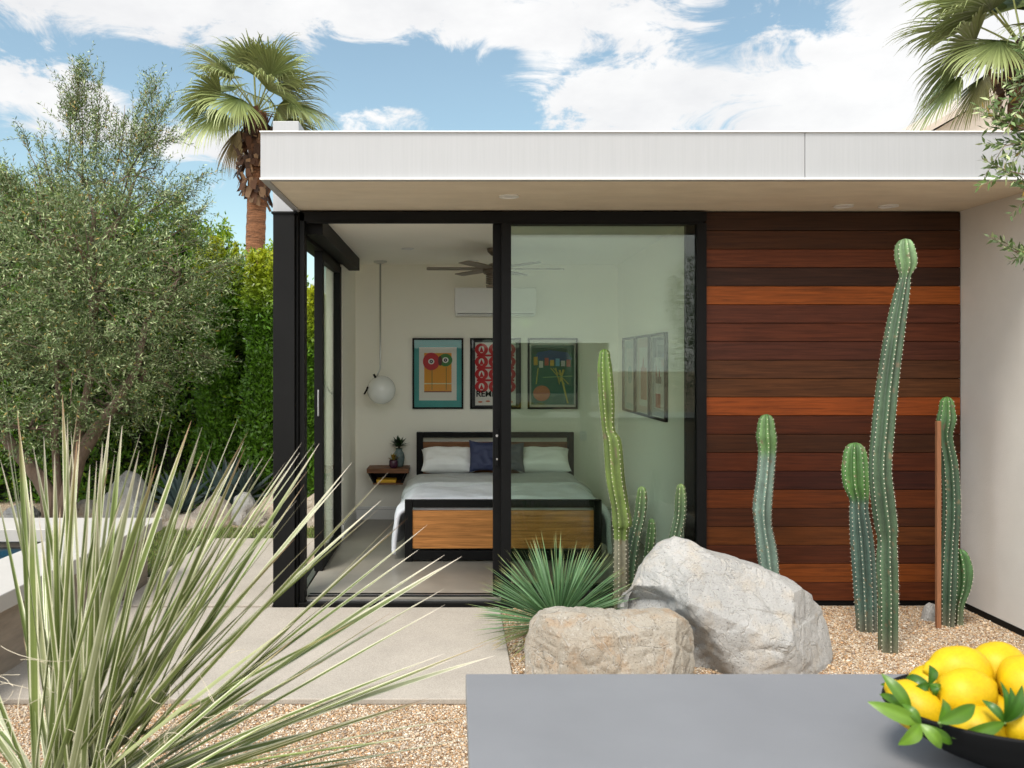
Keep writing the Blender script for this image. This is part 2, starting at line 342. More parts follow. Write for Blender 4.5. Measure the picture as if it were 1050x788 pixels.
# swimming pool: raised, with coping
def px_edge(y): return -2.225-(6.6-y)*.0375
pool = empty('swimming_pool', (-4.5, 4.8, GZ), 'raised swimming pool with pale stone coping and brown concrete sides', 'swimming pool')
w = MB(); T = .36
w.slab([(-7.2, 3.1), (px_edge(3.0)-.06, 3.1), (px_edge(6.5)-.075, 6.5), (-7.2, 6.5), (-7.2, 6.24), (px_edge(6.2)-.40, 6.24), (px_edge(3.5)-.40, 3.4), (-7.2, 3.4)], GZ, T)
w.build('pool_wall', M['poolwall'], pool)
ci = .465
segs = [(6.6, 5.35), (5.345, 4.1), (4.095, 3.0)]
first = True
for (ya, yb) in segs:
    c = MB(); c.slab([(px_edge(yb)-ci, yb), (px_edge(yb), yb), (px_edge(ya), ya), (px_edge(ya)-ci, ya)] , T+.002, .454); c.build('coping_stone', M['coping'], pool, bevel=.006)
for (xa, xb) in ((-2.71, -4.2), (-4.205, -5.7), (-5.705, -7.2)):
    c = MB(); c.box(xb, xa if xa < -3 else px_edge(6.6)-ci-.003, 6.14, 6.6, T+.002, .454); c.build('coping_stone', M['coping'], pool, bevel=.006)
c = MB(); c.box(-7.2, px_edge(3)-ci-.003, 3.0, 3.46, T+.002, .454); c.build('coping_stone', M['coping'], pool, bevel=.006)
w = MB(); w.box(-7.2, px_edge(4.8)-.43, 3.38, 6.26, .02, .305); struct(w.build('water', M['water']))

# ------------------------------------------------------------------ rocks
def rock(name, prof, Y, D, mt, seed, label, group=None, planes=(), amp=.012, nx=90, nt=56, z0=GZ-.05, front=None, q=.75, chops=7):
    xs = [p[0] for p in prof]; zs = [p[1] for p in prof]
    x0, x1 = xs[0], xs[-1]; Hm = max(zs)-z0; cx = (x0+x1)/2; R = random.Random(seed)
    v = []; Wd = (x1-x0)/2; rim = []
    for i in range(nx+1):
        w_ = -math.cos(PI*i/nx); x = cx+w_*Wd
        h = np.interp(x, xs, zs)-z0
        e = max(0, 1-abs(w_)**3)**.5
        for j in range(nt+1):
            a = PI*j/nt; ca = math.cos(a); sa = math.sin(a)
            yy = -math.copysign(abs(ca)**.62, ca)*D*e*(1-.05*sa); zz = (sa**q)*h
            v.append(Vector((x, Y+yy, z0+zz))); rim.append(sa)
    ctr = Vector((cx, Y, z0+Hm*.40)); pl = []
    for d, f in planes:
        d = Vector(d).normalized(); pl.append((d, max((p-ctr).dot(d) for p in v)*f))
    for k in range(chops):
        d = Vector((R.gauss(0, 1.), -abs(R.gauss(.9, .5)), R.gauss(.25, .6))).normalized()
        pl.append((d, max((p-ctr).dot(d) for p in v)*R.uniform(.74, .90)))
    for idx, p in enumerate(v):
        s = p-ctr; pz = p.copy()
        for d, m in pl:
            t = s.dot(d)-m
            if t > 0: s = s-d*t
        p = ctr+s
        if front: p = front(p)
        nn = s.normalized(); sc = Hm
        q1 = p*(1.5/sc)+Vector((seed*3.1, 0, 0))
        # chipped, bedded surface: quantised ridges along a slanting direction
        bed = noise.fractal(q1, .9, 2.1, 4)
        r1 = 1-abs(noise.noise(p*(2.1/sc)+Vector((seed*1.7, 5, 0))))*2; r1 = max(0, r1-.72)/.28
        cell = noise.voronoi(p*(3.2/sc)+Vector((seed, 0, 0)))[0]; edge = min(1, (cell[1]-cell[0])*6)
        dsp = bed*amp*sc*1.6 - r1**2*amp*sc*1.4 - (1-edge)*amp*sc*.9 + noise.fractal(p*(11/sc), .8, 2., 5)*amp*.38*sc + (noise.cell(p*(3.2/sc)+Vector((seed, 0, 0)))-.5)*amp*sc*.5
        v[idx] = p+nn*dsp
    fs = [(i*(nt+1)+j, (i+1)*(nt+1)+j, (i+1)*(nt+1)+j+1, i*(nt+1)+j+1) for i in range(nx) for j in range(nt)]
    mb = MB(); mb.add(v, fs); o = mb.build(name, mt, smooth=True, at=(cx, Y, GZ))
    o.data.set_sharp_from_angle(angle=math.radians(24))
    return tag(o, label, 'boulder', group)
def img_prof(pts, Y): return [(PX(u, Y), PZ(v, Y)) for u, v in pts]
YR = 4.85
def creasef(p):
    u = U0+p.x/p.y*F; vv = V0-(p.z-H)/p.y*F
    # the lower-left part lies behind a slanting crevice
    t = (u-682)*.80-(vv-608)*.60           # signed distance from the crevice line, px
    s = 1/(1+math.exp(max(-30, min(30, t/4))))
    if vv > 600 and p.y < YR+.1:
        k = min(1, (vv-600)/25); p = Vector((p.x, p.y+.20*s*k, p.z))
    return p
rock('boulder', img_prof([(638, 660), (641, 628), (650, 604), (663, 578), (680, 559), (695, 552), (712, 556), (730, 567), (755, 573), (780, 581), (810, 594), (835, 612), (852, 634), (862, 655), (861, 675), (852, 700)], YR),
     YR, .42, M['rock_grey'], 3, 'large pale grey boulder with a slanting crevice in the gravel bed', 'boulders by the window', chops=5, amp=.010, nx=220, nt=140, front=creasef, planes=[((.12, -.72, .62), .72), ((.75, -.62, .28), .78), ((-.5, -.75, .6), .84), ((.2, -.5, .95), .93), ((-.15, -.95, .05), .80), ((-.75, -.5, .45), .80), ((.35, -.9, -.1), .86), ((.45, -.35, .8), .93), ((.6, -.8, .0), .84)])
rock('boulder', img_prof([(536, 690), (539, 660), (545, 640), (556, 630), (575, 628), (605, 630), (635, 633), (665, 630), (690, 630), (708, 640), (716, 655), (718, 680), (714, 700)], 4.38),
     4.42, .27, M['rock_tan'], 8, 'low tan boulder lying in front of the large grey boulder', 'boulders by the window', chops=1, amp=.016, nx=170, nt=100, q=.55, planes=[((0, -.55, .83), .84), ((-.1, -1, .05), .84), ((.7, -.7, .2), .86), ((-.75, -.6, .2), .85), ((.3, -.85, -.3), .85)])
rock('stone', img_prof([(544, 640), (549, 622), (556, 617), (563, 621), (566, 640)], 5.6), 5.6, .05, M['rock_grey'], 4, None, None, nx=20, nt=12)
st = bpy.data.objects['stone']; st.location.x += PX(955, 5.6)-PX(555, 5.6); st.location.z += .0
tag(st, 'small pale stone beside the wooden stake', 'stone')
YB_ = 8.95
back = [((2, 42), 516, 8.95, 'rock_dark', 'small brown grey stone behind the pool, far from the house'),
        ((40, 57), 523, 8.8, 'rock_tan', 'tiny rounded pale stone at the foot of the olive trunk'),
        ((66, 106), 513, 9.0, 'rock_tan', 'speckled low boulder behind the pool between olive and tall grey boulder'),
        ((104, 158), 482, 9.15, 'rock_grey', 'tall upright grey boulder behind the pool coping'),
        ((128, 150), 520, 8.8, 'rock_dark', 'small dark stone in front of the tall upright boulder'),
        ((150, 182), 517, 8.85, 'rock_tan', 'small brown stone next to the blue agave'),
        ((166, 222), 528, 8.68, 'rock_pink', 'low flat white boulder along the lawn edge'),
        ((194, 243), 508, 8.95, 'rock_pink', 'rounded cream boulder in front of the agaves'),
        ((232, 268), 505, 9.0, 'rock_grey', 'grey streaked boulder in the middle of the back row'),
        ((255, 312), 504, 8.85, 'rock_pink', 'wide pinkish boulder behind the black steel column'),
        ((306, 345), 505, 8.95, 'rock_tan', 'pinkish boulder seen through the side door opening')]
for i, ((ua, ub), vt, y, mk, lab) in enumerate(back):
    m_ = (ua+ub)/2; R = random.Random(i+40); wpx = ub-ua; vb = V0+(H-GZ)/y*F
    hh = vb-vt
    pts = [(ua, vb), (ua+wpx*.06, vb-hh*.45), (ua+wpx*.22, vb-hh*R.uniform(.7, .9)), (ua+wpx*.45, vt), (ua+wpx*.65, vt+hh*R.uniform(0, .12)), (ua+wpx*.85, vb-hh*.62), (ub, vb)]
    rock('boulder', img_prof(pts, y), y, min(.32, wpx/F*y*.5), M[mk], 50+i, lab, 'boulders in a row before the hedge', chops=7, amp=.022, nx=60, nt=36)
# ------------------------------------------------------------------ house
hs = empty('house', (1.2, 7.2, 0), 'single storey modern house with white flat roof, sliding glass and timber cladding', 'house')
YW, YB, CZ = 5.90, 8.86, 2.645      # facade, back wall, ceiling
XL, XR, SX = -1.006, 1.69, 3.47
B = lambda *a: MB().box(*a)
rf = B(-1.046, 6.2, YW+.1, 9.3, 2.70, 2.92).box(-1.046, 6.2, 4.9, YW+.098, 2.70, 2.92).build('roof', M['white_metal'], hs)
fx = 1.98
B(-1.087, fx-.0015, 4.86, 4.90, 2.667, 2.936).build('fascia', M['white_metal'], rf, bevel=.003)
B(fx+.0015, 6.2, 4.86, 4.90, 2.667, 2.936).build('fascia', M['white_metal'], rf, bevel=.003)
B(-1.087, -1.047, 4.901, YW-.01, 2.667, 2.936).build('fascia', M['white_metal'], rf, bevel=.003)
B(-1.087, 6.2, 4.84, 4.86, 2.667, 2.677).build('drip_edge', M['trim'], rf)
B(-1.09, 6.2, 4.85, 4.93, 2.936, 2.943).build('roof_cap', M['trim'], rf)
B(-1.046, 6.2, 4.901, YW+.05, 2.677, 2.698).build('soffit', M['soffit'], hs)
B(-1.227, -1.05, 5.86, 9.3, 2.64, 3.28).build('parapet', M['white_metal'], hs, bevel=.004)
for (u, v) in ((522, 201), (865, 211), (911, 211)):
    y = (2.677-H)*F/(V0-v); x = PX(u, y)
    d_ = MB().lathe([(.062, 2.676), (.062, 2.668), (.05, 2.667), (.045, 2.672)], x, y, 28).build('soffit_light', M['trim'], hs, smooth=True, angle=30)
    MB().lathe([(.044, 2.674), (.03, 2.671), (.001, 2.670)], x, y, 24, cap=False).build('lamp_lens', M['white_plastic'], d_, smooth=True)
# walls
B(-1.15, 6.2, YB, YB+.15, 0, 2.70).build('wall', M['wall'], hs)
B(-1.15, XL, 7.80, YB, 0, 2.70).build('wall', M['wall'], hs)
B(XR, XR+.12, 6.02, YB, 0, 2.70).build('wall', M['wall'], hs)
B(XL, XR, 5.97, YB, CZ, CZ+.05).build('ceiling', M['ceiling'], hs)
B(-1.04, XR+.01, 5.93, YB, -.1, .03).build('floor', M['cfloor'], hs)
B(XL, XR, YB-.015, YB, .03, .165).build('baseboard', M['trim'], hs, bevel=.003)
B(XL, XL+.012, 7.82, YB-.016, .03, .165).build('baseboard', M['trim'], hs, bevel=.003)
B(XR-.012, XR, 6.05, YB-.016, .03, .165).build('baseboard', M['trim'], hs, bevel=.003)
B(XL, XR, YB-.016, YB-.0155, .135, .137).build('baseboard_groove', M['black'], hs)
B(SX, SX+.25, 4.92, 9.0, -.1, 2.699).build('stucco_wall', M['stucco'], hs)
B(SX+.252, 6.15, 5.6, 9.05, -.1, 2.699).build('stucco_wall', M['stucco'], hs)
B(SX-.004, SX, 4.93, YW, GZ, .012).build('wall_base_joint', M['black'], hs)
B(XR+.02, SX, YW+.03, YW+.2, -.1, 2.69).build('cladding_backing', M['black'], hs)
# timber boards
bc = [(50,27,17),(60,30,19),(84,41,22),(52,29,20),(140,66,26),(76,39,24),(80,39,24),(76,36,22),(78,38,23),(84,41,22),(146,72,28),(90,40,19),(76,34,18),(86,38,18),(64,29,17),(98,43,18),(74,33,18),(98,43,18),(72,31,17),(122,56,22),(88,38,18)]  # darker tones of the topmost boards include shade from the overhang
ptch = 2.657/21; cl = MB(); R = random.Random(5)
for i, c in enumerate(bc):
    z1 = 2.667-i*ptch; z0 = z1-ptch+.0035; lc = srgb(*c); g_ = .2126*lc[0]+.7152*lc[1]+.0722*lc[2]; lc = tuple(x*k_*(.86 if i > 9 else 1.25) for x, k_ in zip(lc, (.98, 1.10, .92)))
    xa = 1.722; joints = []
    pass
    pass
    ends = [xa]+joints+[SX-.004]
    for a_, b_ in zip(ends[:-1], ends[1:]):
        cc = tuple(x*R.uniform(.86, 1.14) for x in lc)
        cl.box(a_+.0015, b_-.0015, YW+R.uniform(-.001, .001), YW+.03, z0, z1, cc)
cl.build('timber_cladding', M['cladding'], hs, bevel=.0015, seg=1)
# corner column and front frames
co = B(-1.213, -1.068, 5.80, 5.96, GZ, 2.64).build('corner_column', M['black'], hs, bevel=.003)
B(-1.223, -1.055, 5.79, 5.965, 2.641, 2.655).build('cap_plate', M['black'], co)
B(-1.067, -1.050, 5.84, 5.95, 0, 2.66).box(-1.046, -1.012, 5.86, 5.965, 0, 2.66).build('door_jamb', M['black'], hs, bevel=.002)
B(-1.05, 1.72, 5.86, 5.965, 2.60, 2.665).box(-1.0, 1.70, 5.862, 5.90, 2.588, 2.60).build('door_header', M['black'], hs, bevel=.003)
sl = B(-1.05, 1.72, 5.845, 5.925, GZ, .012).build('door_sill', M['black'], hs, bevel=.003)
B(-1.0, .32, 5.89, 5.896, .0125, .022).box(-1.0, 1.6, 5.955, 5.962, .0305, .04).build('sill_track', M['steel'], sl)
B(-1.0, 1.6, 5.93, 5.953, .0305, .036).box(-1.0, 1.6, 5.97, 6.02, .0305, .034).build('floor_track', M['black'], sl)
# fixed window
fw = MB().box(.326, .392, 5.862, 5.925, .0125, 2.588).box(1.655, 1.72, 5.862, 5.925, .0125, 2.588).box(.393, 1.654, 5.864, 5.923, .0125, .085).box(.393, 1.654, 5.864, 5.923, 2.580, 2.588).build('window_frame', M['black'], hs, bevel=.002)
B(.39, 1.657, 5.890, 5.896, .08, 2.583).build('window_glass', M['glass'], fw)
# parked sliding door behind it
sd = MB().box(.272, .335, 5.94, 5.99, .04, 2.60).box(1.60, 1.665, 5.94, 5.99, .04, 2.60).box(.336, 1.599, 5.942, 5.988, .04, .11).box(.336, 1.599, 5.942, 5.988, 2.585, 2.60).build('sliding_door', M['black'], hs, bevel=.002)
B(.333, 1.602, 5.962, 5.968, .1, 2.59).build('door_glass', M['glass'], sd)
hx, hy = PX(509.5, 5.93), 5.925
hd = B(hx-.013, hx+.013, hy, hy+.014, PZ(478, hy), PZ(440, hy)).build('door_lock', M['black'], sd, bevel=.004)
MB().tube([(hx, hy-.006, PZ(447, hy)), (hx, hy+.004, PZ(447, hy))], .009, 14).build('lock_cylinder', M['steel'], hd); MB().box(hx-.005, hx+.005, hy-.004, hy, PZ(472, hy), PZ(470, hy)).build('latch', M['steel'], hd)
# side sliding doors
B(-1.02, -.905, 5.97, 8.32, 2.525, CZ-.002).build('shade_box', M['black'], hs, bevel=.003)
B(-1.14, -1.022, 5.97, 7.80, 2.50, 2.66).build('side_header', M['black'], hs, bevel=.003)
B(-1.14, -1.042, 5.965, 7.80, GZ, .012).build('side_sill', M['black'], hs)
B(-1.10, -1.06, 6.03, 7.79, .013, .022).build('side_track', M['steel'], hs)
s2 = MB().box(-1.075, -1.01, 6.66, 6.745, .03, 2.50).box(-1.075, -1.01, 7.70, 7.79, .03, 2.50).box(-1.073, -1.012, 6.746, 7.699, .03, .10).box(-1.073, -1.012, 6.746, 7.699, 2.44, 2.50).build('side_sliding_door', M['black'], hs, bevel=.002)
B(-1.046, -1.040, 6.742, 7.702, .09, 2.45).build('side_door_glass', M['glass'], s2)
B(-1.048, -1.036, 6.648, 6.659, PZ(427, 6.65), PZ(400, 6.65)).build('pull_handle', M['steel'], s2, bevel=.003)
# interior fittings fixed to the room
for (u, v) in ((418, 255), (485, 269)):
    y = (CZ-H)*F/(V0-v); y = min(y, 8.5); x = PX(u, y)
    d_ = MB().lathe([(.055, CZ-.0005), (.055, CZ-.006), (.042, CZ-.008), (.04, CZ-.003)], x, y, 26).build('ceiling_light', M['white_plastic'], hs, smooth=True, angle=30)
sw = P(598, 447, YB); B(sw[0]-.035, sw[0]+.035, YB-.008, YB, sw[2]-.05, sw[2]+.05).build('wall_switch', M['white_plastic'], hs, bevel=.003)

# ------------------------------------------------------------------ furniture
fy = 6.97
bx0, bx1 = PX(415, fy), PX(617, fy); hx0, hx1 = bx0+.02, bx1+.02
bed = empty('bed', ((bx0+bx1)/2, 7.9, .03), 'black steel framed double bed with warm timber foot panel', 'bed')
ft = PZ(513, fy); t_ = .062
fr = MB().box(bx0, bx0+t_, fy, fy+.05, .03, ft).box(bx1-t_, bx1, fy, fy+.05, .03, ft).box(bx0+t_+.001, bx1-t_-.001, fy+.001, fy+.049, ft-t_, ft).box(bx0+t_+.001, bx1-t_-.001, fy+.001, fy+.049, .045, .12)
fr.build('foot_frame', M['black'], bed, bevel=.003)
B(bx0+t_+.001, bx1-t_-.001, fy+.01, fy+.04, PZ(563, fy), PZ(524, fy)).build('foot_panel', M['bedwood'], bed, bevel=.002)
ht = PZ(443, 8.78)
fr = MB().box(hx0, hx0+.065, 8.72, 8.78, .03, ht).box(hx1-.065, hx1, 8.72, 8.78, .03, ht).box(hx0+.066, hx1-.066, 8.721, 8.779, ht-.055, ht)
fr.build('head_frame', M['black'], bed, bevel=.003)
B(hx0+.066, hx1-.066, 8.735, 8.765, .42, PZ(453, 8.78)).build('head_panel', M['headwood'], bed, bevel=.002)
B(bx0+.01, bx0+.05, fy+.052, 8.718, .16, .28).build('side_rail', M['black'], bed); B(bx1-.05, bx1-.01, fy+.052, 8.718, .16, .28).build('side_rail', M['black'], bed)
def pillow(name, c, w_, h_, t_, mt, label, cat='pillow', lean=.35, group=None, colf=None, rz=0):
    n_ = 22; v = []; cs = []; f_ = []
    for s in (1, -1):
        for i in range(n_+1):
            for j in range(n_+1):
                a, b = -1+2*i/n_, -1+2*j/n_
                e = ((1-a**4)*(1-b**4))**.62
                pin = 1-.13*(1-b*b)*abs(a)**3; pin2 = 1-.16*(1-a*a)*abs(b)**3
                x = a*w_/2*pin*(1-.05*b*b); y = b*h_/2*pin2
                z = s*t_/2*e**.8*(1+.12*noise.noise(Vector((a*2.3+c[0]*5, b*2.3, s))))+ .012*noise.noise(Vector((a*3, b*5, c[0])))
                v.append((x, y, z))
                if colf: cs.append(colf(a, b))
    m_ = (n_+1)**2
    for s in range(2):
        for i in range(n_):
            for j in range(n_):
                q_ = (s*m_+i*(n_+1)+j, s*m_+(i+1)*(n_+1)+j, s*m_+(i+1)*(n_+1)+j+1, s*m_+i*(n_+1)+j+1)
                f_.append(q_ if s == 0 else q_[::-1])
    R_ = Euler((PI/2-lean, 0, rz)).to_matrix()
    v = [R_ @ Vector(p)+Vector(c) for p in v]
    mb = MB(); mb.add(v, f_, cs if colf else None); o = mb.build(name, mt, smooth=True)
    return tag(o, label, cat, group)
MB_ = B(bx0+.05, bx1-.05, fy+.06, 8.71, .24, .49); tag(MB_.build('mattress', M['mattress'], bevel=.05, seg=4), 'thick white mattress under the duvet on the bed', 'mattress')
# duvet, draped
def cloth(name, x0, x1, ya, yb, ztop, dl, dr, mt, seed, th=.012, amp=.012, dip=None):
    nu, nv = 110, 70; v = []; f_ = []
    L = x1-x0; tot = dl+L+dr
    for i in range(nu+1):
        s = i/nu*tot
        for j in range(nv+1):
            t = j/nv; y = ya+(yb-ya)*t
            r_ = .07
            w_ = noise.noise(Vector((s*3.1, y*2.2, seed)))*amp+noise.noise(Vector((s*7, y*6, seed)))*amp*.5
            zt = ztop+ (dip(y) if dip else 0)
            if s < dl:
                d = dl-s; fold = math.sin(y*9+noise.noise(Vector((y*2, 0, seed)))*3)*.03*min(1, d/.15)
                ddl = d*(1+.10*noise.noise(Vector((y*3, 3, seed))))
                out = .05+.10*math.sqrt(max(0, d))*1.1
                x = x0-out*min(1, d/.06)-fold-w_; z = zt-.02-ddl*.93
            elif s > dl+L:
                d = s-dl-L; fold = math.sin(y*8+noise.noise(Vector((y*2, 7, seed)))*3)*.03*min(1, d/.15)
                x = x1+(.05+.10*math.sqrt(d))*min(1, d/.06)+fold+w_; z = zt-.02-d*.93
            else:
                x = x0+s-dl; e = min(s-dl, dl+L-s); z = zt+w_*1.6-.02*max(0, 1-e/.08)**2
            if t < .06: z -= (.06-t)/.06*.05; 
            v.append((x, y, z))
    f_ = [(i*(nv+1)+j, (i+1)*(nv+1)+j, (i+1)*(nv+1)+j+1, i*(nv+1)+j+1) for i in range(nu) for j in range(nv)]
    mb = MB(); mb.add(v, f_); o = mb.build(name, mt, smooth=True)
    so = o.modifiers.new('solid', 'SOLIDIFY'); so.thickness = th; so.offset = -1
    return o
d_ = cloth('duvet', bx0+.03, bx1-.03, fy+.075, 8.35, .535, .42, .42, M['duvet'], 3, .03, .018)
tag(d_, 'pale lilac white duvet draped over both sides of the bed', 'duvet')
d_ = cloth('blanket', bx0+.03, bx1-.03, 7.72, 8.45, .562, .14, .14, M['blanket'], 9, .012, .010)
tag(d_, 'grey blanket folded across the head end of the duvet', 'blanket')
yp = 8.52
pillow('pillow', P(459.5, 472, yp), .56, .29, .20, M['fabric_white'], 'white pillow nearest the floating nightstand', lean=.85, group='pillows on the bed')
pillow('pillow', P(557, 472, yp), .56, .29, .20, M['fabric_white'], 'white pillow on the window side of the bed, seen through glass', lean=.85, group='pillows on the bed')
def navy(a, b):
    k = min(abs(((a+b)*2.2) % 1-.5), abs(((a-b)*2.2) % 1-.5)); return (.13, .06, .07) if k < .06 else (.022, .03, .085)
pillow('pillow', P(497, 468, 8.36), .32, .32, .11, M['attr'], 'navy blue throw pillow with copper diamond lines', lean=.3, group='pillows on the bed', colf=navy)
pillow('pillow', P(523, 469, 8.43), .30, .30, .11, M['slate_pillow'], 'plain slate grey throw pillow beside the navy one', lean=.3, group='pillows on the bed')
# floating nightstand
ny0 = YB-.30; ns = empty('nightstand', (PX(397, 8.7), YB-.15, .35), 'floating walnut nightstand with black tapered cubby fixed to the wall', 'nightstand')
xa, xb = PX(376, ny0), PX(419, ny0); z1 = PZ(485.5, ny0); zt = z1+.045
MB().prism([(xa, z1), (xb, z1), (xb, zt), (xa, zt)], ny0, YB-.001).build('top', M['shelfwood'], ns, bevel=.002)
xc, xd, zb = PX(382.5, ny0), PX(413, ny0), PZ(497, ny0)
MB().prism([(xa+.01, z1-.001), (xa+.03, z1-.001), (xc+.02, zb+.012), (xc, zb+.012)], ny0+.005, YB-.001).prism([(xb-.03, z1-.001), (xb-.01, z1-.001), (xd, zb+.012), (xd-.02, zb+.012)], ny0+.005, YB-.001).prism([(xa+.032, z1-.002), (xb-.032, z1-.002), (xd-.022, zb+.013), (xc+.022, zb+.013)], YB-.02, YB-.002).build('cubby_side', M['black'], ns)
MB().prism([(xc, zb-.002), (xd, zb-.002), (xd+.004, zb+.011), (xc-.004, zb+.011)], ny0, YB-.001).build('bottom_shelf', M['shelfwood'], ns)
bk = B(xc+.03, xd-.07, ny0+.03, ny0+.2, zb+.013, zb+.043); tag(bk.build('book', M['book'], bevel=.002), 'thick yellow book inside the floating nightstand', 'book')
# vase with succulent
vx, vy = PX(409, 8.72), 8.74; vs = zt
vz = MB().lathe([(.001, vs), (.038, vs), (.05, vs+.03), (.058, vs+.09), (.05, vs+.135), (.032, vs+.165), (.036, vs+.185), (.03, vs+.183), (.026, vs+.16), (.001, vs+.15)], vx, vy, 28, cap=False).build('vase', M['vase'], smooth=True)
tag(vz, 'blue grey glazed vase on the nightstand', 'vase')
def tuft(c, n_, L, Wd, colr, seed, up=.6, droop=.3):
    R = random.Random(seed); mb = MB(); c = Vector(c)
    for k in range(n_):
        a = R.uniform(0, 2*PI); el = R.uniform(.15, 1.45) if up else 0
        d = Vector((math.cos(a)*math.cos(el), math.sin(a)*math.cos(el), math.sin(el))); s = d.cross(Vector((0, 0, 1))).normalized(); ln = L*R.uniform(.6, 1.1)
        pts = [(0, .4), (.35, 1), (.7, .8), (1, .03)]; vs_ = []
        for t, w_ in pts:
            p = c+d*ln*t-Vector((0, 0, 1))*droop*ln*t*t*.5
            vs_ += [p-s*Wd*w_/2, p+s*Wd*w_/2]
        cc = tuple(x*R.uniform(.6, 1.3) for x in colr)
        mb.add(vs_, [(2*i, 2*i+1, 2*i+3, 2*i+2) for i in range(3)], cc)
    return mb
pl = tuft((vx, vy, vs+.20), 60, .13, .028, (.03, .075, .025), 2); pl.tube([(vx, vy, vs+.14), (vx, vy, vs+.22)], .012, 8, (.05, .06, .03))
tag(pl.build('succulent', M['leaf']), 'dark green leafy cutting standing in the blue grey vase', 'plant')
qx, qy = PX(403.5, 8.62), 8.62
tag(MB().lathe([(.001, vs), (.028, vs), (.045, vs+.03), (.044, vs+.07), (.034, vs+.085), (.03, vs+.08), (.001, vs+.07)], qx, qy, 24, cap=False).build('flowerpot', M['purple'], smooth=True), 'small glossy purple pot on the nightstand', 'pot')
tag(tuft((qx, qy, vs+.075), 26, .09, .02, (.30, .26, .03), 5).build('succulent', M['leaf']), 'small yellow tinged succulent in the purple pot', 'plant')
# pendant lamp
py_ = 8.55; px_, _, pz_ = P(391, 400, py_); pr = 14.6/F*py_
pd = empty('pendant_lamp', (px_, py_, CZ), 'opal glass globe pendant lamp hanging on a steel rod by the bed', 'pendant lamp')
MB().lathe([(.001, CZ-.001), (.068, CZ-.001), (.062, CZ-.016), (.02, CZ-.028), (.001, CZ-.028)], px_-.01, py_, 28, cap=False).build('canopy', M['steel'], pd, smooth=True, angle=40)
MB().tube([(px_-.01, py_, CZ-.02), (px_-.01, py_, pz_+pr+.07), (px_-.03, py_, pz_+pr+.03), (px_-.05, py_, pz_+pr*.8)], .0085, 8).build('rod', M['steel'], pd, smooth=True)
MB().tube([(px_-.165, py_-.02, pz_-.04), (px_-.14, py_-.05, pz_+.0), (px_-.128, py_-.07, pz_+.03)], .009, 8).build('bracket', M['black'], pd, smooth=True); MB().tube([(px_-.07, py_-.05, pz_+pr+.015), (px_-.045, py_-.04, pz_+pr*.75)], .011, 8).build('bracket', M['black'], pd, smooth=True)
gl = MB().lathe([(max(.001, pr*math.sin(PI*k/24)), pz_-pr*math.cos(PI*k/24)) for k in range(25)], px_, py_, 40, cap=False).build('globe', M['globe'], pd, smooth=True)
# ceiling fan
fxx, fyy, fzz = PX(508, 7.6), 7.6, PZ(276, 7.6)
fan = empty('ceiling_fan', (fxx, fyy, CZ), 'dark bronze ceiling fan with long slim blades above the bed', 'ceiling fan')
MB().lathe([(.001, CZ-.001), (.075, CZ-.001), (.07, CZ-.03), (.04, CZ-.06), (.014, CZ-.07), (.014, fzz+.05), (.05, fzz+.045), (.11, fzz+.02), (.115, fzz-.03), (.10, fzz-.045), (.001, fzz-.045)], fxx, fyy, 32, cap=False).build('motor', M['bronze'], fan, smooth=True, angle=35)
rb = MB()
for k in range(5): rb.lathe([(.085, fzz-.048-k*.018), (.085, fzz-.056-k*.018), (.06, fzz-.058-k*.018), (.06, fzz-.0655-k*.018)], fxx, fyy, 28)
rb.lathe([(.06, fzz-.14), (.085, fzz-.145), (.08, fzz-.165), (.001, fzz-.17)], fxx, fyy, 28); rb.build('light_kit', M['bronze'], fan)
for k in range(6):
    a = k*PI/3+.03; ca, sa = math.cos(a), math.sin(a); v = []
    for r_, w_ in ((.10, .035), (.2, .06), (.45, .06), (.59, .055), (.605, .03)):
        for s in (-1, 1):
            for zz in (.004, -.004):
                v.append((fxx+ca*r_-sa*w_*s, fyy+sa*r_+ca*w_*s, fzz+zz+s*.004))
    f_ = []
    for i in range(4):
        b = i*4; f_ += [(b, b+2, b+6, b+4), (b+1, b+5, b+7, b+3), (b, b+4, b+5, b+1), (b+2, b+3, b+7, b+6)]
    f_ += [(0, 1, 3, 2), (16, 18, 19, 17)]
    MB().add(v, f_).build('blade', M['fanblade'], fan)
# air conditioner
ax0, ax1 = PX(466, YB-.2), PX(550, YB-.2); az0, az1 = PZ(324, YB-.2), PZ(295, YB-.2)
ac = empty('air_conditioner', ((ax0+ax1)/2, YB-.1, az0), 'white split air conditioner mounted high on the back wall', 'air conditioner')
MB().prism([(ax0, az0+.05), (ax0+.01, az0), (ax1-.01, az0), (ax1, az0+.05), (ax1, az1), (ax0, az1)], YB-.20, YB-.001).build('body', M['white_plastic'], ac, bevel=.01, seg=3)
B(ax0+.03, ax1-.03, YB-.208, YB-.201, az0+.025, az0+.05).build('louvre', M['trim'], ac, bevel=.002)
B(ax0+.03, ax1-.03, YB-.204, YB-.2005, az0+.016, az0+.022).build('air_slot', M['black'], ac)
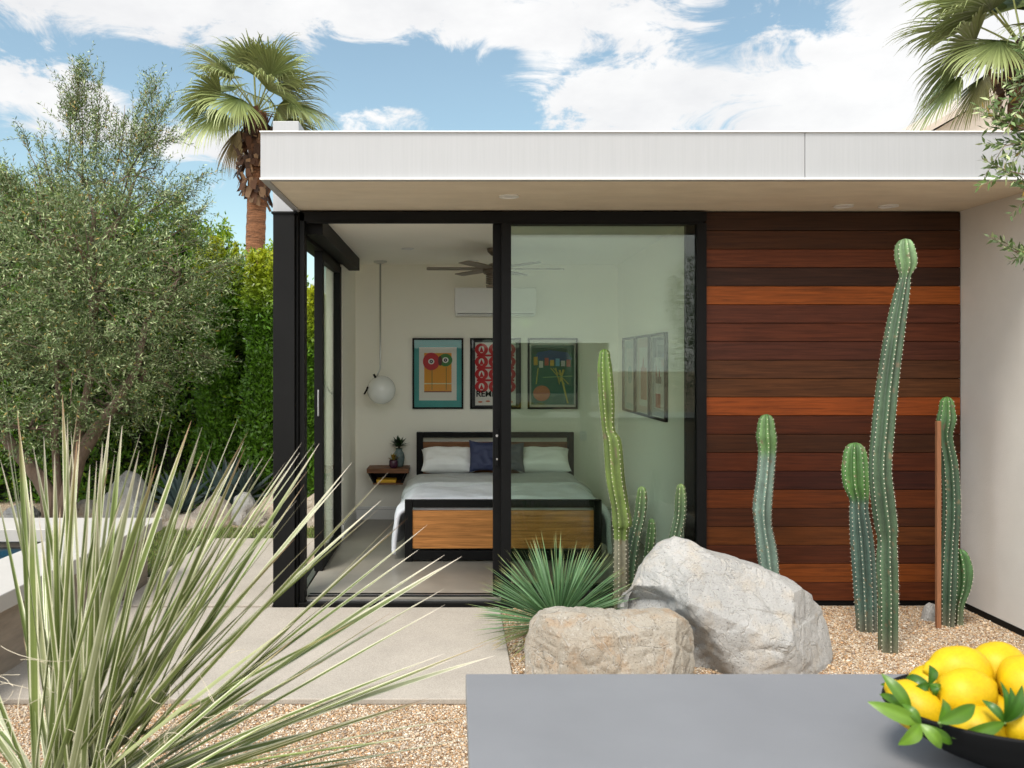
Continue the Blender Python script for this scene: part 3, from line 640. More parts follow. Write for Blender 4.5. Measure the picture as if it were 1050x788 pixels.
# posters
def framed(name, org, ex, ez, w_, h_, border, label, build_art, group):
    """org lower corner, ex = unit along width, normal = towards room"""
    ex = Vector(ex); ez = Vector((0, 0, 1)); nrm = ex.cross(ez); org = Vector(org)    # nrm points to viewer side
    r = empty(name, org+ex*w_/2, label, 'framed poster', group)
    def quadbox(mb, a0, a1, b0, b1, d0, d1, col=None):
        vs = [org+ex*a+ez*b+nrm*d for d in (d0, d1) for b in (b0, b1) for a in (a0, a1)]
        mb.add(vs, [(0, 2, 3, 1), (4, 5, 7, 6), (0, 1, 5, 4), (2, 6, 7, 3), (0, 4, 6, 2), (1, 3, 7, 5)], col)
    fm = MB(); t = border
    quadbox(fm, 0, t, 0, h_, .001, .028); quadbox(fm, w_-t, w_, 0, h_, .001, .028); quadbox(fm, t, w_-t, 0, t, .001, .0275); quadbox(fm, t, w_-t, h_-t, h_, .001, .0275)
    fm.build('frame', M['black'], r)
    art = MB(); lay = [0]
    def rect(a0, a1, b0, b1, col):
        lay[0] += 1; d = .006+lay[0]*.0004
        art.add([org+ex*a0*w_+ez*b0*h_+nrm*d, org+ex*a1*w_+ez*b0*h_+nrm*d, org+ex*a1*w_+ez*b1*h_+nrm*d, org+ex*a0*w_+ez*b1*h_+nrm*d], [(0, 1, 2, 3)], srgb(*col))
    def poly(pts, col):
        lay[0] += 1; d = .006+lay[0]*.0004
        art.add([org+ex*a*w_+ez*b*h_+nrm*d for a, b in pts], [tuple(range(len(pts)))], srgb(*col))
    def disc(a, b, ra, rb_, col, n_=28): poly([(a+ra*math.cos(2*PI*k/n_), b+rb_*math.sin(2*PI*k/n_)) for k in range(n_)], col)
    rect(t/w_, 1-t/w_, t/h_, 1-t/h_, (235, 232, 222))
    build_art(rect, poly, disc)
    art.build('print', M['attr'], r)
    gq = MB(); d = .0245; gq.add([org+ex*t+ez*t+nrm*d, org+ex*(w_-t)+ez*t+nrm*d, org+ex*(w_-t)+ez*(h_-t)+nrm*d, org+ex*t+ez*(h_-t)+nrm*d], [(0, 1, 2, 3)])
    gq.build('picture_glass', M['pglass'], r)
    return r, (org, ex, nrm)
def art1(rect, poly, disc):
    rect(.03, .97, .02, .98, (60, 165, 160)); rect(.13, .87, .12, .87, (240, 238, 225)); rect(.23, .77, .24, .79, (238, 160, 20))
    rect(.23, .77, .235, .25, (110, 20, 30)); rect(.23, .77, .35, .365, (240, 225, 180))
    disc(.37, .67, .165, .125, (200, 22, 32)); disc(.65, .69, .135, .09, (60, 130, 50)); disc(.545, .68, .04, .07, (90, 30, 20))
    for a, b in ((.37, .67), (.65, .69)):
        disc(a, b, .06, .04, (240, 240, 230)); disc(a, b, .035, .024, (20, 20, 20)); disc(a, b, .012, .008, (230, 230, 230))
        rect(a+.01, a+.02, .27, b-.10, (50, 100, 40))
def art2(rect, poly, disc):
    rect(.03, .97, .02, .98, (40, 42, 44)); rect(.10, .90, .05, .94, (238, 236, 226))
    for r_ in range(4):
        b = .86-.175*r_
        for c_ in range(3):
            a = .225+.27*c_
            disc(a, b-.02, .13, .085, (205, 28, 34)); disc(a, b-.02, .055, .05, (238, 236, 226)); poly([(a-.045, b-.06), (a+.045, b-.06), (a, b+.02)], (205, 28, 34))
        if r_ < 3: rect(.13, .87, b-.12, b-.09, (205, 28, 34))
    for c_ in range(5): disc(.2+c_*.15, .10+.01*(c_ % 2), .045, .012, (214, 130, 90))
def art3(rect, poly, disc):
    rect(.07, .93, .06, .90, (28, 110, 74)); rect(.07, .93, .78, .90, (20, 84, 52)); poly([(.12, .70), (.2, .80), (.45, .83), (.8, .80), (.9, .70), (.6, .66)], (24, 80, 140))
    R = random.Random(2)
    for k, c_ in enumerate([(236, 190, 50), (240, 240, 225), (214, 90, 50), (245, 200, 60), (120, 190, 220), (225, 225, 220), (210, 80, 50)]):
        rect(.12+k*.11, .20+k*.11, .60+R.uniform(-.02, .02), .67+R.uniform(0, .07), c_)
    disc(.28, .22, .17, .11, (222, 128, 60)); rect(.13, .43, .215, .225, (200, 100, 50))
    for x0, x1 in ((.45, .72), (.5, .80), (.55, .62), (.2, .15)):
        poly([(x0, .58), (x0+.02, .58), (x1+.03, .35), (x1+.01, .35)], (222, 205, 60))
    poly([(.62, .55), (.66, .55), (.82, .08), (.79, .08)], (222, 205, 60)); poly([(.70, .56), (.74, .55), (.66, .38), (.64, .40)], (222, 205, 60)); poly([(.30, .45), (.9, .47), (.9, .46), (.30, .44)], (160, 200, 120))
def side_art(n_):
    def f(rect, poly, disc):
        base = [(176, 205, 200), (214, 196, 186), (150, 160, 165)][n_]
        rect(.06, .94, .04, .96, base); rect(.2, .8, .12, .72 if n_ == 2 else .85, (225, 228, 222))
        if n_ == 1: rect(.3, .75, .2, .6, (176, 104, 84)); poly([(.4, .6), (.5, .75), (.6, .6)], (160, 80, 60))
        if n_ == 2: rect(.3, .6, .14, .3, (190, 90, 66)); rect(.3, .65, .42, .5, (70, 72, 76)); poly([(.3, .5), (.34, .64), (.38, .5)], (170, 70, 60)); poly([(.5, .5), (.54, .6), (.58, .5)], (170, 70, 60))
        if n_ == 0: disc(.5, .5, .2, .12, (120, 170, 165))
    return f
gp = 'framed posters on the bedroom walls'
yq = YB-.001
def pr_(u0, u1, v0, v1): return PX(u0, yq), PX(u1, yq)-PX(u0, yq), PZ(v1, yq), PZ(v0, yq)-PZ(v1, yq)
x_, w_, z_, h_ = pr_(423, 475, 347, 419.5)
framed('framed_poster', (x_, yq, z_), (1, 0, 0), None, w_, h_, .018, 'teal bordered poster with red and green eye discs on orange', art1, gp)
x_, w_, z_, h_ = pr_(482, 534, 347, 419.5)
r2, (o2, e2, n2) = framed('framed_poster', (x_, yq, z_), (1, 0, 0), None, w_, h_, .018, 'poster with red interlaced pattern on white behind the door post', art2, gp)
tx = bpy.data.curves.new('lettering', 'FONT'); tx.body = 'REMI'; tx.size = .085; tx.extrude = .0004; tx.resolution_u = 3; tx.offset = .0015
t0 = bpy.data.objects.new('tmp', tx); tm = bpy.data.meshes.new_from_object(t0); bpy.data.objects.remove(t0); tm.materials.clear(); tm.materials.append(M['black'])
to = bpy.data.objects.new('lettering', tm); C.objects.link(to); to.rotation_euler = (PI/2, 0, 0); to.parent = r2; to.location = (Vector((x_+w_*.115, yq-.020, z_+h_*.175))-Vector(r2['_o']))
x_, w_, z_, h_ = pr_(541, 592, 347, 419.5)
framed('framed_poster', (x_, yq, z_), (1, 0, 0), None, w_, h_, .018, 'green and blue poster with orange disc and yellow palm lines', art3, gp)
for n_, (yf, lab) in enumerate(((8.50, 'pale blue framed poster on the side wall, closest to the corner'), (7.92, 'poster with rust coloured block, middle of the side wall trio'), (7.34, 'grey poster with small red shapes, side wall, nearest the window'))):
    framed('framed_poster', (XR-.001, yf, 1.17), (0, -1, 0), None, .55, .71, .02, lab, side_art(n_), gp)
# ------------------------------------------------------------------ cacti
def cactus(pts, Y, ribs, label, base, tip, seed, cork=None, grp='columnar cacti by the house', dy=0, parent=None, name='columnar_cactus', ph=0, neck=None):
    """pts: (u, v, r_px) from the top down, last point on the ground"""
    R = random.Random(seed)
    P3 = []; 
    raw = [Vector(P(u, v, Y)) for u, v, r in pts]; rad = [r/F*Y for u, v, r in pts]
    # resample with Catmull-Rom
    L = [0]
    for a, b in zip(raw[:-1], raw[1:]): L.append(L[-1]+(b-a).length)
    tot = L[-1]; n_ = max(20, int(tot/.013)); zn = None if neck is None else PZ(neck, Y); ts = np.linspace(0, tot, n_)
    co_ = np.array([tuple(p) for p in raw])
    def sm(arr):
        out = []
        for t in ts:
            k = min(max(np.searchsorted(L, t)-1, 0), len(L)-2); f = (t-L[k])/(L[k+1]-L[k]+1e-9)
            p0, p1, p2, p3 = arr[max(k-1, 0)], arr[k], arr[k+1], arr[min(k+2, len(L)-1)]
            m1 = (p2-p0)*.5; m2 = (p3-p1)*.5
            f2, f3 = f*f, f*f*f; out.append((2*f3-3*f2+1)*p1+(f3-2*f2+f)*m1+(-2*f3+3*f2)*p2+(f3-f2)*m2)
        return np.array(out)
    X = sm(co_); rr = np.maximum(sm(np.array(rad)[:, None])[:, 0], .003)
    # dome at the top
    r0 = rr[:]; 
    for i, t in enumerate(ts):
        dome = max(pts[1][2]/F*Y, .02)*1.6
        if t < dome: rr[i] = r0[i]*0+np.interp(dome, ts, r0)*max(.12, math.sqrt(max(0, 1-(1-t/dome)**2)))
    m = ribs*6; v = []; cs = []; sp = MB()
    for i, (p, r_) in enumerate(zip(X, rr)):
        f = ts[i]/tot
        for k in range(m):
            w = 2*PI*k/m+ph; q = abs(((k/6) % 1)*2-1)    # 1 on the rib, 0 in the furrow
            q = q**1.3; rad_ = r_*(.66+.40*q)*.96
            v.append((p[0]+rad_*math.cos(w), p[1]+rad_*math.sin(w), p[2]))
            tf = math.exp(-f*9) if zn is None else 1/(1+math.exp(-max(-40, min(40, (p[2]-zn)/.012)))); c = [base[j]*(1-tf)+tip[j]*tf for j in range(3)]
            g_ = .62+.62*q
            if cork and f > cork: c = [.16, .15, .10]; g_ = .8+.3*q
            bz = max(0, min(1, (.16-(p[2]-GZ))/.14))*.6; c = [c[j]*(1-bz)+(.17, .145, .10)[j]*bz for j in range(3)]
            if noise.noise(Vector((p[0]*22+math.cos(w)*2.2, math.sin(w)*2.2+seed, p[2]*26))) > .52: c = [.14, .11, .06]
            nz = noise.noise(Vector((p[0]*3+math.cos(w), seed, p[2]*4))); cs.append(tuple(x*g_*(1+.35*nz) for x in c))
    fs = [(i*m+k, (i+1)*m+k, (i+1)*m+(k+1) % m, i*m+(k+1) % m) for i in range(len(X)-1) for k in range(m)]+[tuple(range(m))]
    mb = MB(); mb.add(v, fs, cs)
    acc = 0; step = .024
    for i in range(1, len(X)):
        acc += (X[i]-X[i-1]).dot(X[i]-X[i-1])**.5
        if acc > step:
            acc = 0
            for k in range(ribs):
                w = 2*PI*(k*6)/m+ph; d = Vector((math.cos(w), math.sin(w), 0)); c = Vector(X[i])+d*rr[i]*1.06*.96
                # areole cushion and three short spines
                s = Vector((-d.y, d.x, 0))
                sp.add([c+s*.0032, c-s*.0032, c+Vector((0, 0, .0045)), c-Vector((0, 0, .0045)), c+d*.003], [(0, 2, 4), (2, 1, 4), (1, 3, 4), (3, 0, 4)])
                for q_ in range(3):
                    e = (d+s*R.uniform(-.8, .8)+Vector((0, 0, R.uniform(-.6, .8)))).normalized()*R.uniform(.008, .014)
                    sp.add([c+s*.0009, c-s*.0009, c+e], [(0, 1, 2)])
    root = parent or empty(name, (X[-1][0], X[-1][1], X[-1][2]), label, 'cactus', grp)
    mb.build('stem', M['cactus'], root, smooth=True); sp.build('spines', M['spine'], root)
    return root
gC, gT = (.050, .10, .055), (.13, .24, .06); bC = (.075, .125, .10)
vy_ = lambda Y: V0+(H-GZ)/Y*F
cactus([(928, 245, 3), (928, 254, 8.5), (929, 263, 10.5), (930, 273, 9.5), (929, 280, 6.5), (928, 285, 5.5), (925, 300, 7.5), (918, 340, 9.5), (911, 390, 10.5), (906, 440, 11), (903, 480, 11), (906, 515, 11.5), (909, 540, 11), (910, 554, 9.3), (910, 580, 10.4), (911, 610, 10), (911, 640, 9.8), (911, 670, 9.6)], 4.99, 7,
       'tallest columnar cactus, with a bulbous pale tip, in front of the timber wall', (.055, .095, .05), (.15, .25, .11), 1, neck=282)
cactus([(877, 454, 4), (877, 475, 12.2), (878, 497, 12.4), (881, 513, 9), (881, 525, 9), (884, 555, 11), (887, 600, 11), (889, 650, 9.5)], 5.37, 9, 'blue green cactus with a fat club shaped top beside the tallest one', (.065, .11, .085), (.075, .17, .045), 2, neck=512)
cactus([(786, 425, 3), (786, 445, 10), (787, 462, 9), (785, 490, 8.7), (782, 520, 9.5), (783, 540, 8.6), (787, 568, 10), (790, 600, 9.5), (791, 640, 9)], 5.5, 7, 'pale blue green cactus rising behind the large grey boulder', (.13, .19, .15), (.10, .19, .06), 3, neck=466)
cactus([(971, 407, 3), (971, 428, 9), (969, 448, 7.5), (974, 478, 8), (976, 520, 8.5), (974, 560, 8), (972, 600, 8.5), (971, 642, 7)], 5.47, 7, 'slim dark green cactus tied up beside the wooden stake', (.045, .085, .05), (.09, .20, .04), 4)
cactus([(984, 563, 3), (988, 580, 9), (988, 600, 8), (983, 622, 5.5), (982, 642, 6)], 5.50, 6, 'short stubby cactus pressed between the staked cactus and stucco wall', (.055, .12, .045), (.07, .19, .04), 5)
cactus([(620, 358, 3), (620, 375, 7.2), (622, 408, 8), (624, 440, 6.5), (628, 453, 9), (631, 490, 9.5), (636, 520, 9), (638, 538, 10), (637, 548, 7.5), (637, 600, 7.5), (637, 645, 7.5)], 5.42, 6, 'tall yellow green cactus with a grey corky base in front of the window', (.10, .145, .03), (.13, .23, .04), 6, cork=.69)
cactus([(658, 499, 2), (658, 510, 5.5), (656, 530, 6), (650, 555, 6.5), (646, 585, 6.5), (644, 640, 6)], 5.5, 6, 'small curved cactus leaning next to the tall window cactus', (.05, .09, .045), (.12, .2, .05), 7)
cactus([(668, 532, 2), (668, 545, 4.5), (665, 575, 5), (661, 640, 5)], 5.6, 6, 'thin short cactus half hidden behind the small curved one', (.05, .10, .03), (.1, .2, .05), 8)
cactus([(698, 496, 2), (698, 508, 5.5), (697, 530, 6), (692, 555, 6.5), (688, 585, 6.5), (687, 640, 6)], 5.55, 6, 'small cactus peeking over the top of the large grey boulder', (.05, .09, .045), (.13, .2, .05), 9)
sx_, sy_, _ = P(962, 642, 5.42)
tag(MB().box(sx_-.013, sx_+.013, sy_-.013, sy_+.013, GZ-.05, PZ(432, sy_)).build('wooden_stake', M['stake'], bevel=.002), 'thin reddish wooden stake standing upright beside a slim cactus', 'stake')

# ------------------------------------------------------------------ strap-leaved plants
def strap(mb, p0, d, L, W, droop, cmid, cedge, ctip, n_=9, twist=0., basec=None, fold=.35):
    d = d.normalized(); z = Vector((0, 0, 1)); s0 = d.cross(z)
    s0 = s0.normalized() if s0.length > .05 else Vector((1, 0, 0))
    s0 = (Matrix.Rotation(twist, 3, d) @ s0)
    vs = []; cs = []; p = p0.copy(); dd = d.copy()
    for i in range(n_+1):
        t = i/n_; w = W*(.75+.6*t if t < .4 else .99*(1-((t-.4)/.6)**3.2))
        w = max(w, W*.03); s = (s0-dd*s0.dot(dd)).normalized(); nn = s.cross(dd)
        tipf = max(0, (t-.84)/.16)
        bf = max(0, 1-t/.18) if basec else 0
        cm = [cmid[k]*(1-tipf)+ctip[k]*tipf for k in range(3)]; ce = [cedge[k]*(1-tipf)+ctip[k]*tipf for k in range(3)]
        if basec: cm = [cm[k]*(1-bf)+basec[k]*bf for k in range(3)]; ce = [ce[k]*(1-bf)+basec[k]*bf for k in range(3)]
        for a, c in ((-1, ce), (-.72, ce), (-.60, cm), (0, cm), (.60, cm), (.72, ce), (1, ce)):
            vs.append(p+s*w*.5*a+nn*(abs(a)*w*fold)); cs.append(tuple(c))
        p = p+dd*(L/n_); dd = (dd-z*droop/n_*(.4+t)).normalized()
    m = 7
    mb.add(vs, [(i*m+k, i*m+k+1, (i+1)*m+k+1, (i+1)*m+k) for i in range(n_) for k in range(m-1)], cs)
# big pale yucca near the camera
R = random.Random(21)
YC = Vector((-.98, 2.15, .50)); yr = empty('yucca', (YC.x, YC.y, GZ), 'huge spiky yucca with long pale green straps fanning up beside the camera', 'yucca')
tr = MB(); tr.tube([(YC.x-.02, YC.y+.02, GZ-.02), (YC.x, YC.y, .2), (YC.x, YC.y, .52)], [.12, .10, .08], 14); tr.build('trunk', M['bark'], yr, smooth=True)
lv = MB()
def addleaf(az, el, L, W, rr=0):
    d = Vector((math.cos(az)*math.cos(el), math.sin(az)*math.cos(el), math.sin(el)))
    p0 = YC+Vector((math.cos(az), math.sin(az), 0))*R.uniform(.03, .09)+Vector((0, 0, R.uniform(-.06, .06)+math.sin(el)*.06))
    g_ = R.uniform(.75, 1.2); cm = (.155*g_, .20*g_, .052*g_); ce = (.66, .65, .46) if R.random() < .8 else (.36, .42, .18)
    if R.random() < .16: cm = (.40, .41, .27)
    strap(lv, p0, d, L, W, R.uniform(.02, .16)+max(0, .5-el)*.12, cm, ce, (.66, .58, .48) if R.random() < .75 else (.30, .17, .10), 10, R.uniform(-.9, .9), basec=(.42, .42, .28), fold=R.uniform(.08, .3))
# explicit leaves traced as directions: tip pixel and depth offset
tips = [(2, 385), (18, 425), (64, 408), (80, 420), (32, 512), (73, 447), (79, 455), (113, 430), (105, 458), (125, 440), (143, 448), (117, 470), (168, 415), (171, 459), (195, 435), (206, 442), (142, 466), (217, 456), (207, 467), (243, 432), (252, 447), (250, 462), (279, 467), (268, 472), (253, 475), (208, 486), (228, 495),
        (307, 458), (320, 458), (325, 459), (310, 500), (318, 505), (305, 468), (290, 478), (358, 478), (395, 488), (388, 516), (408, 531), (398, 548), (435, 541), (452, 572), (470, 573), (452, 606), (405, 626), (498, 661), (440, 681), (452, 672), (437, 717), (495, 733), (430, 752), (415, 771), (300, 555), (335, 540), (268, 520), (345, 610), (360, 640), (330, 680),
        (56, 470), (92, 480), (135, 500), (160, 480), (185, 505), (150, 530), (232, 520), (45, 450), (8, 455), (22, 480), (100, 520), (240, 560), (280, 600), (300, 640), (200, 540), (390, 700), (370, 735), (340, 765), (380, 780), (290, 720)]
for (u, v) in tips:
    for rep in range(2):
        yt = YC.y+R.uniform(-.22, .45) if rep else YC.y+R.uniform(-.12, .25)
        du = R.uniform(-6, 6)*rep*2; dv = R.uniform(0, 26)*rep
        if rep and R.random() < .42: continue
        tp = Vector(P(u+du, v+dv, yt)); p0 = YC+Vector((R.uniform(-.06, .09), R.uniform(-.06, .06), R.uniform(-.06, .07))); dd = tp-p0; L = dd.length
        el = math.asin(dd.z/L); dr = R.uniform(-.02, .06)+max(0, .7-el)*.10
        dd = (dd+Vector((0, 0, 1))*dr*L*.30).normalized(); g_ = R.uniform(.75, 1.2)
        cm = (.155*g_, .20*g_, .052*g_) if R.random() < .8 else (.32, .34, .18)
        ce = (.66, .65, .46) if R.random() < .8 else (.36, .42, .18)
        strap(lv, p0, dd, L*1.01, R.uniform(.0155, .0235)*(.8 if rep else 1), dr, cm, ce, (.62, .54, .44) if R.random() < .7 else (.33, .19, .11), 10, R.uniform(-.75, .75), basec=(.42, .42, .28), fold=R.uniform(.06, .28))
for k in range(110):      # the rest of the rosette: away from the path, low skirt, and near the base
    az = R.uniform(PI*.55, PI*1.75) if R.random() < .7 else R.uniform(-.3, 1.2)
    el = R.uniform(-.35, 1.25) if az > 1.5 else R.uniform(-.35, .15)
    if PI*1.1 < az < PI*1.8: el = R.uniform(-.35, .05)
    addleaf(az, el, R.uniform(.55, .9), R.uniform(.014, .02))
lv.build('leaves', M['yucca'], yr)
# curly fibres peeling from the leaf edges
fb = MB()
for k in range(80):
    a = R.uniform(0, 2*PI); p = YC+Vector((R.uniform(-.22, .45), R.uniform(-.2, .1), R.uniform(-.02, .42)))
    pts = []; rad = R.uniform(.012, .04); ph = R.uniform(0, 6); nn = Vector((R.gauss(0, 1), R.gauss(0, 1), R.gauss(0, 1))).normalized(); e1 = nn.orthogonal().normalized(); e2 = nn.cross(e1)
    drift = Vector((R.uniform(-.1, .1), R.uniform(-.05, .05), R.uniform(-.08, .06)))
    for i in range(16):
        t = i/15; w = ph+t*R.uniform(3.5, 3.7); pts.append(p+e1*math.cos(w)*rad*(1+t)+e2*math.sin(w)*rad*(1+t)+drift*t)
    fb.tube(pts, .0006, 4)
fb.build('fibres', mat('pale_fibre', (.66, .58, .44), .8), yr)
# small yucca by the window
SY = Vector(P(572, 634, 5.08)); SY.z = .10
sr = empty('yucca', (SY.x, SY.y, GZ), 'round green spiky yucca with yellow tipped lower leaves beside the tan boulder', 'yucca')
MB().tube([(SY.x, SY.y, GZ-.02), (SY.x, SY.y, .12)], [.06, .05], 12).build('trunk', M['bark'], sr)
sv = MB(); R = random.Random(31)
for k in range(560):
    az = R.uniform(0, 2*PI); z_ = R.uniform(-.30, 1); el = math.asin(z_)
    if az > PI and el > .5: el *= .8
    d = Vector((math.cos(az)*math.cos(el), math.sin(az)*math.cos(el), math.sin(el))); old = el < .0
    cm = (.085, .17, .07) if not old else (.18, .20, .075); g_ = R.uniform(.7, 1.35); cm = tuple(x*g_ for x in cm)
    ct = (.50, .30, .08) if old else (.34, .34, .12)
    L_ = R.uniform(.42, .53) if el > -.05 else R.uniform(.36, .46)
    strap(sv, SY+d*.03, d, L_, R.uniform(.006, .009), R.uniform(.05, .25)+(.25 if old else 0), cm, tuple(x*1.5 for x in cm), ct, 6, R.uniform(-1, 1), basec=(.20, .26, .10), fold=.15)
sv.build('leaves', M['yucca'], sr)
# blue agaves
def agave(u, v, Y, s_, n_, label, seed, col=(.075, .115, .11)):
    R = random.Random(seed); c = Vector(P(u, v, Y)); c.z = max(c.z, GZ+.02); r = empty('agave', (c.x, c.y, GZ), label, 'agave', 'agaves by the hedge'); mb = MB()
    for k in range(n_):
        az = k*2.4; el = .15+1.25*(k/n_)**.8; d = Vector((math.cos(az)*math.cos(el), math.sin(az)*math.cos(el), math.sin(el))); g_ = R.uniform(.75, 1.3)
        dl = Vector((0, 0, 1))
        strap(mb, c, d, s_*R.uniform(.85, 1.1), s_*.14, R.uniform(-.25, .5), tuple(x*g_ for x in col), tuple(x*g_*1.25 for x in col), (.10, .08, .05), 9, R.uniform(-.5, .5), fold=.3)
    mb.build('leaves', M['yucca'], r)
agave(186, 526, 9.3, .48, 26, 'big blue grey agave behind the low white boulder', 3)
agave(232, 520, 9.5, .52, 30, 'blue grey agave taller in the middle of the boulder row', 5)
agave(252, 512, 9.45, .42, 22, 'smaller dark agave with arching leaves beside the taller one', 9, (.06, .085, .075))

# ------------------------------------------------------------------ hedge
def leafcloud(n, sampler, size, wid, cols, up=.4, bias=(0, 0, 0)):
    p = sampler(n); d = unit(rng.normal(size=(len(p), 3))+np.array([0, -.5, up]))
    L = rng.uniform(size[0], size[1], len(p)); c = cols(p)
    return leafquads(p, d, L, L*wid, up=unit(rng.normal(0, .55, (len(p), 3))+np.array([-.1, -.75, .65]))), c
hg = empty('hedge', (-3.6, 10.5, GZ), 'tall dense glossy green hedge closing off the garden', 'hedge')
def htop(x):
    u_ = U0+x/10.1*F
    return np.interp(u_, [-200, 0, 60, 150, 190, 215, 232, 248, 262, 275, 292, 310, 330, 345, 400, 640], [3.7, 3.75, 3.5, 3.4, 3.3, 3.22, 3.0, 2.72, 2.90, 2.95, 2.72, 2.5, 2.3, 2.45, 2.6, 2.6])+.10*np.sin(x*9)+.07*np.sin(x*23+1)
def hs_(n):
    x = rng.uniform(-7.6, .6, n); y = 10.1+np.abs(rng.normal(0, .10, n))+.12*np.sin(x*3.3)+.0*x
    f = rng.random(n); top = htop(x); z = GZ+(top-GZ)*f
    y += .13*np.sin(z*4+x*2+np.sin(x*3))+.10*np.sin(z*9+x*7+2*np.sin(z*3))+.07*np.sin(z*19-x*15)
    y += np.where(f > .86, (f-.86)*2.2*rng.random(n), 0)
    # gaps and tufts
    k = np.sin(x*13+z*9)*np.sin(z*17-x*5)+rng.normal(0, .5, n) > -.75
    return np.stack([x, y, z], 1)[k]
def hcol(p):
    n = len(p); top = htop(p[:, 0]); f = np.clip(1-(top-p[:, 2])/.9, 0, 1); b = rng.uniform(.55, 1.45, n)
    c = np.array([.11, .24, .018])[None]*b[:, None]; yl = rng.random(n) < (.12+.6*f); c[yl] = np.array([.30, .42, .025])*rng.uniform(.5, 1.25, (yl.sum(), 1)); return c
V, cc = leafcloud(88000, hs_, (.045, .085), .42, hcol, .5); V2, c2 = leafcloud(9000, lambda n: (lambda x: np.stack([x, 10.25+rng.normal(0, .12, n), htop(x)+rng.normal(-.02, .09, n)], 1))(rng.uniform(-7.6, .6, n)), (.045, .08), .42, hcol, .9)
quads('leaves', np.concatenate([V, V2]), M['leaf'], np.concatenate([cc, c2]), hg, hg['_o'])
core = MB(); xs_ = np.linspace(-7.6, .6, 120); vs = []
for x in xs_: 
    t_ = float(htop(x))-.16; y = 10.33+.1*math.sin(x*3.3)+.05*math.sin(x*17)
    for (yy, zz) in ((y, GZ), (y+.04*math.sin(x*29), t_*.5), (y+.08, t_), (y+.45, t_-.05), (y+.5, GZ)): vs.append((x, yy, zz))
core.add(vs, [(i*5+k, (i+1)*5+k, (i+1)*5+k+1, i*5+k+1) for i in range(119) for k in range(4)]); core.build('dark_core', M['hedgecore'], hg)  # solid near-black core closing the gaps between leaves, in place of branches
# yellow tipped upright shrubs in front of the hedge
def spire(u0_, vt, y, wpx, label, seed):
    zt = PZ(vt, y); x = PX(u0_, y); r = empty('podocarpus_shrub', (x, y, GZ), label, 'shrub', 'upright yellow tipped shrubs'); w_ = wpx/F*y/2; R = random.Random(seed)
    sh = [(R.uniform(-.8, .8)*w_, R.uniform(-.5, .5)*w_, zt-R.random()**1.4*.5) for k in range(13)]; sh[0] = (0, 0, zt)
    n = 15000; Pp = []
    q = rng.random(n)**.8*(zt-GZ); a = rng.uniform(0, 2*PI, n); rad = w_*np.sqrt(rng.random(n))*np.where(rng.random(n) < .7, 1, .8)
    rad = rad*(1-.62*(q/(zt-GZ))**2.5)*(1+.14*np.sin(q*9+a*2)); body = np.stack([x+rad*np.cos(a), y+rad*np.sin(a)*.8, GZ+q*.90], 1)
    tw = [body]
    for (dx, dy, z1) in sh:
        m = 520; t = rng.random(m); tw.append(np.stack([x+dx+rng.normal(0, .045, m)*(1.15-t), y+dy+rng.normal(0, .045, m)*(1.15-t), z1-(1-t)*.75], 1))
    p = np.concatenate(tw); n = len(p); ang = np.arctan2(p[:, 1]-y, p[:, 0]-x)
    d = unit(np.stack([np.cos(ang)*.5, np.sin(ang)*.5, np.full(n, .8)], 1)+rng.normal(0, .8, (n, 3)))
    f = np.clip(1-(zt-p[:, 2])/.75, 0, 1)[:, None]; c = (np.array([.11, .24, .018])*(1-f)+np.array([.48, .52, .03])*f)*rng.uniform(.6, 1.35, (n, 1))
    L = rng.uniform(.045, .075, n); quads('leaves', leafquads(p, d, L, L*.42, up=unit(rng.normal(0, .55, (n, 3))+np.array([-.1, -.75, .65]))), M['leaf'], c, r, r['_o'])
    MB().tube([(x, y, GZ), (x, y, zt-.4)], [.04, .01], 8).build('trunk', M['bark'], r)
spire(270, 258, 9.75, 46, 'upright shrub with bright yellow tips in front of the palm trunk', 1)
spire(222, 246, 9.9, 44, 'yellow green upright shrub between the olive tree and the palm', 2)
spire(320, 296, 9.8, 26, 'upright shrub seen in the gap beside the steel column', 5)
# bright green tree behind at far edge
def simple_tree(name, label, cat, x, y, h, lobes, n, colf, leaf, wid, grp=None, mt='leaf', trunk_r=.08, up=.3):
    r = empty(name, (x, y, GZ), label, cat, grp); tb = MB()
    tb.tube([(x, y, GZ), (x+.05, y, h*.3), (x, y+.05, h*.7)], [trunk_r, trunk_r*.8, trunk_r*.3], 10)
    P_ = []; 
    w8 = np.array([l[3]*l[3] for l in lobes], float); w8 /= w8.sum()
    for l, k in zip(lobes, (w8*n).astype(int)):
        v = unit(rng.normal(size=(k, 3)))*(rng.random((k, 1))**.35); P_.append(np.array(l[:3])+v*np.array([l[3], l[3], l[4]]))
        tb.tube([(x, y, h*.3), ((x+l[0])/2, (y+l[1])/2, (h*.3+l[2])/2+.1), tuple(l[:3])], [trunk_r*.5, trunk_r*.3, .01], 6)
    p = np.concatenate(P_); d = unit(rng.normal(size=p.shape)+[0, 0, up]); L = rng.uniform(*leaf, len(p))
    quads('crown', leafquads(p, d, L, L*wid), M[mt], colf(p), r, r['_o']); tb.build('trunk', M['bark'], r, smooth=True); return r
gcol = lambda p: np.array([.14, .28, .02])*rng.uniform(.4, 1.4, (len(p), 1))
simple_tree('garden_tree', 'bright lime green tree top showing above the olive at the picture edge', 'tree', PX(0, 11.8), 11.8, 3.7, [(PX(-12, 11.8), 11.8, 3.55, .62, .62), (PX(30, 11.8), 11.9, 3.45, .5, .5), (PX(-70, 11.8), 11.8, 3.7, .9, .8)], 9000, gcol, (.06, .1), .4)

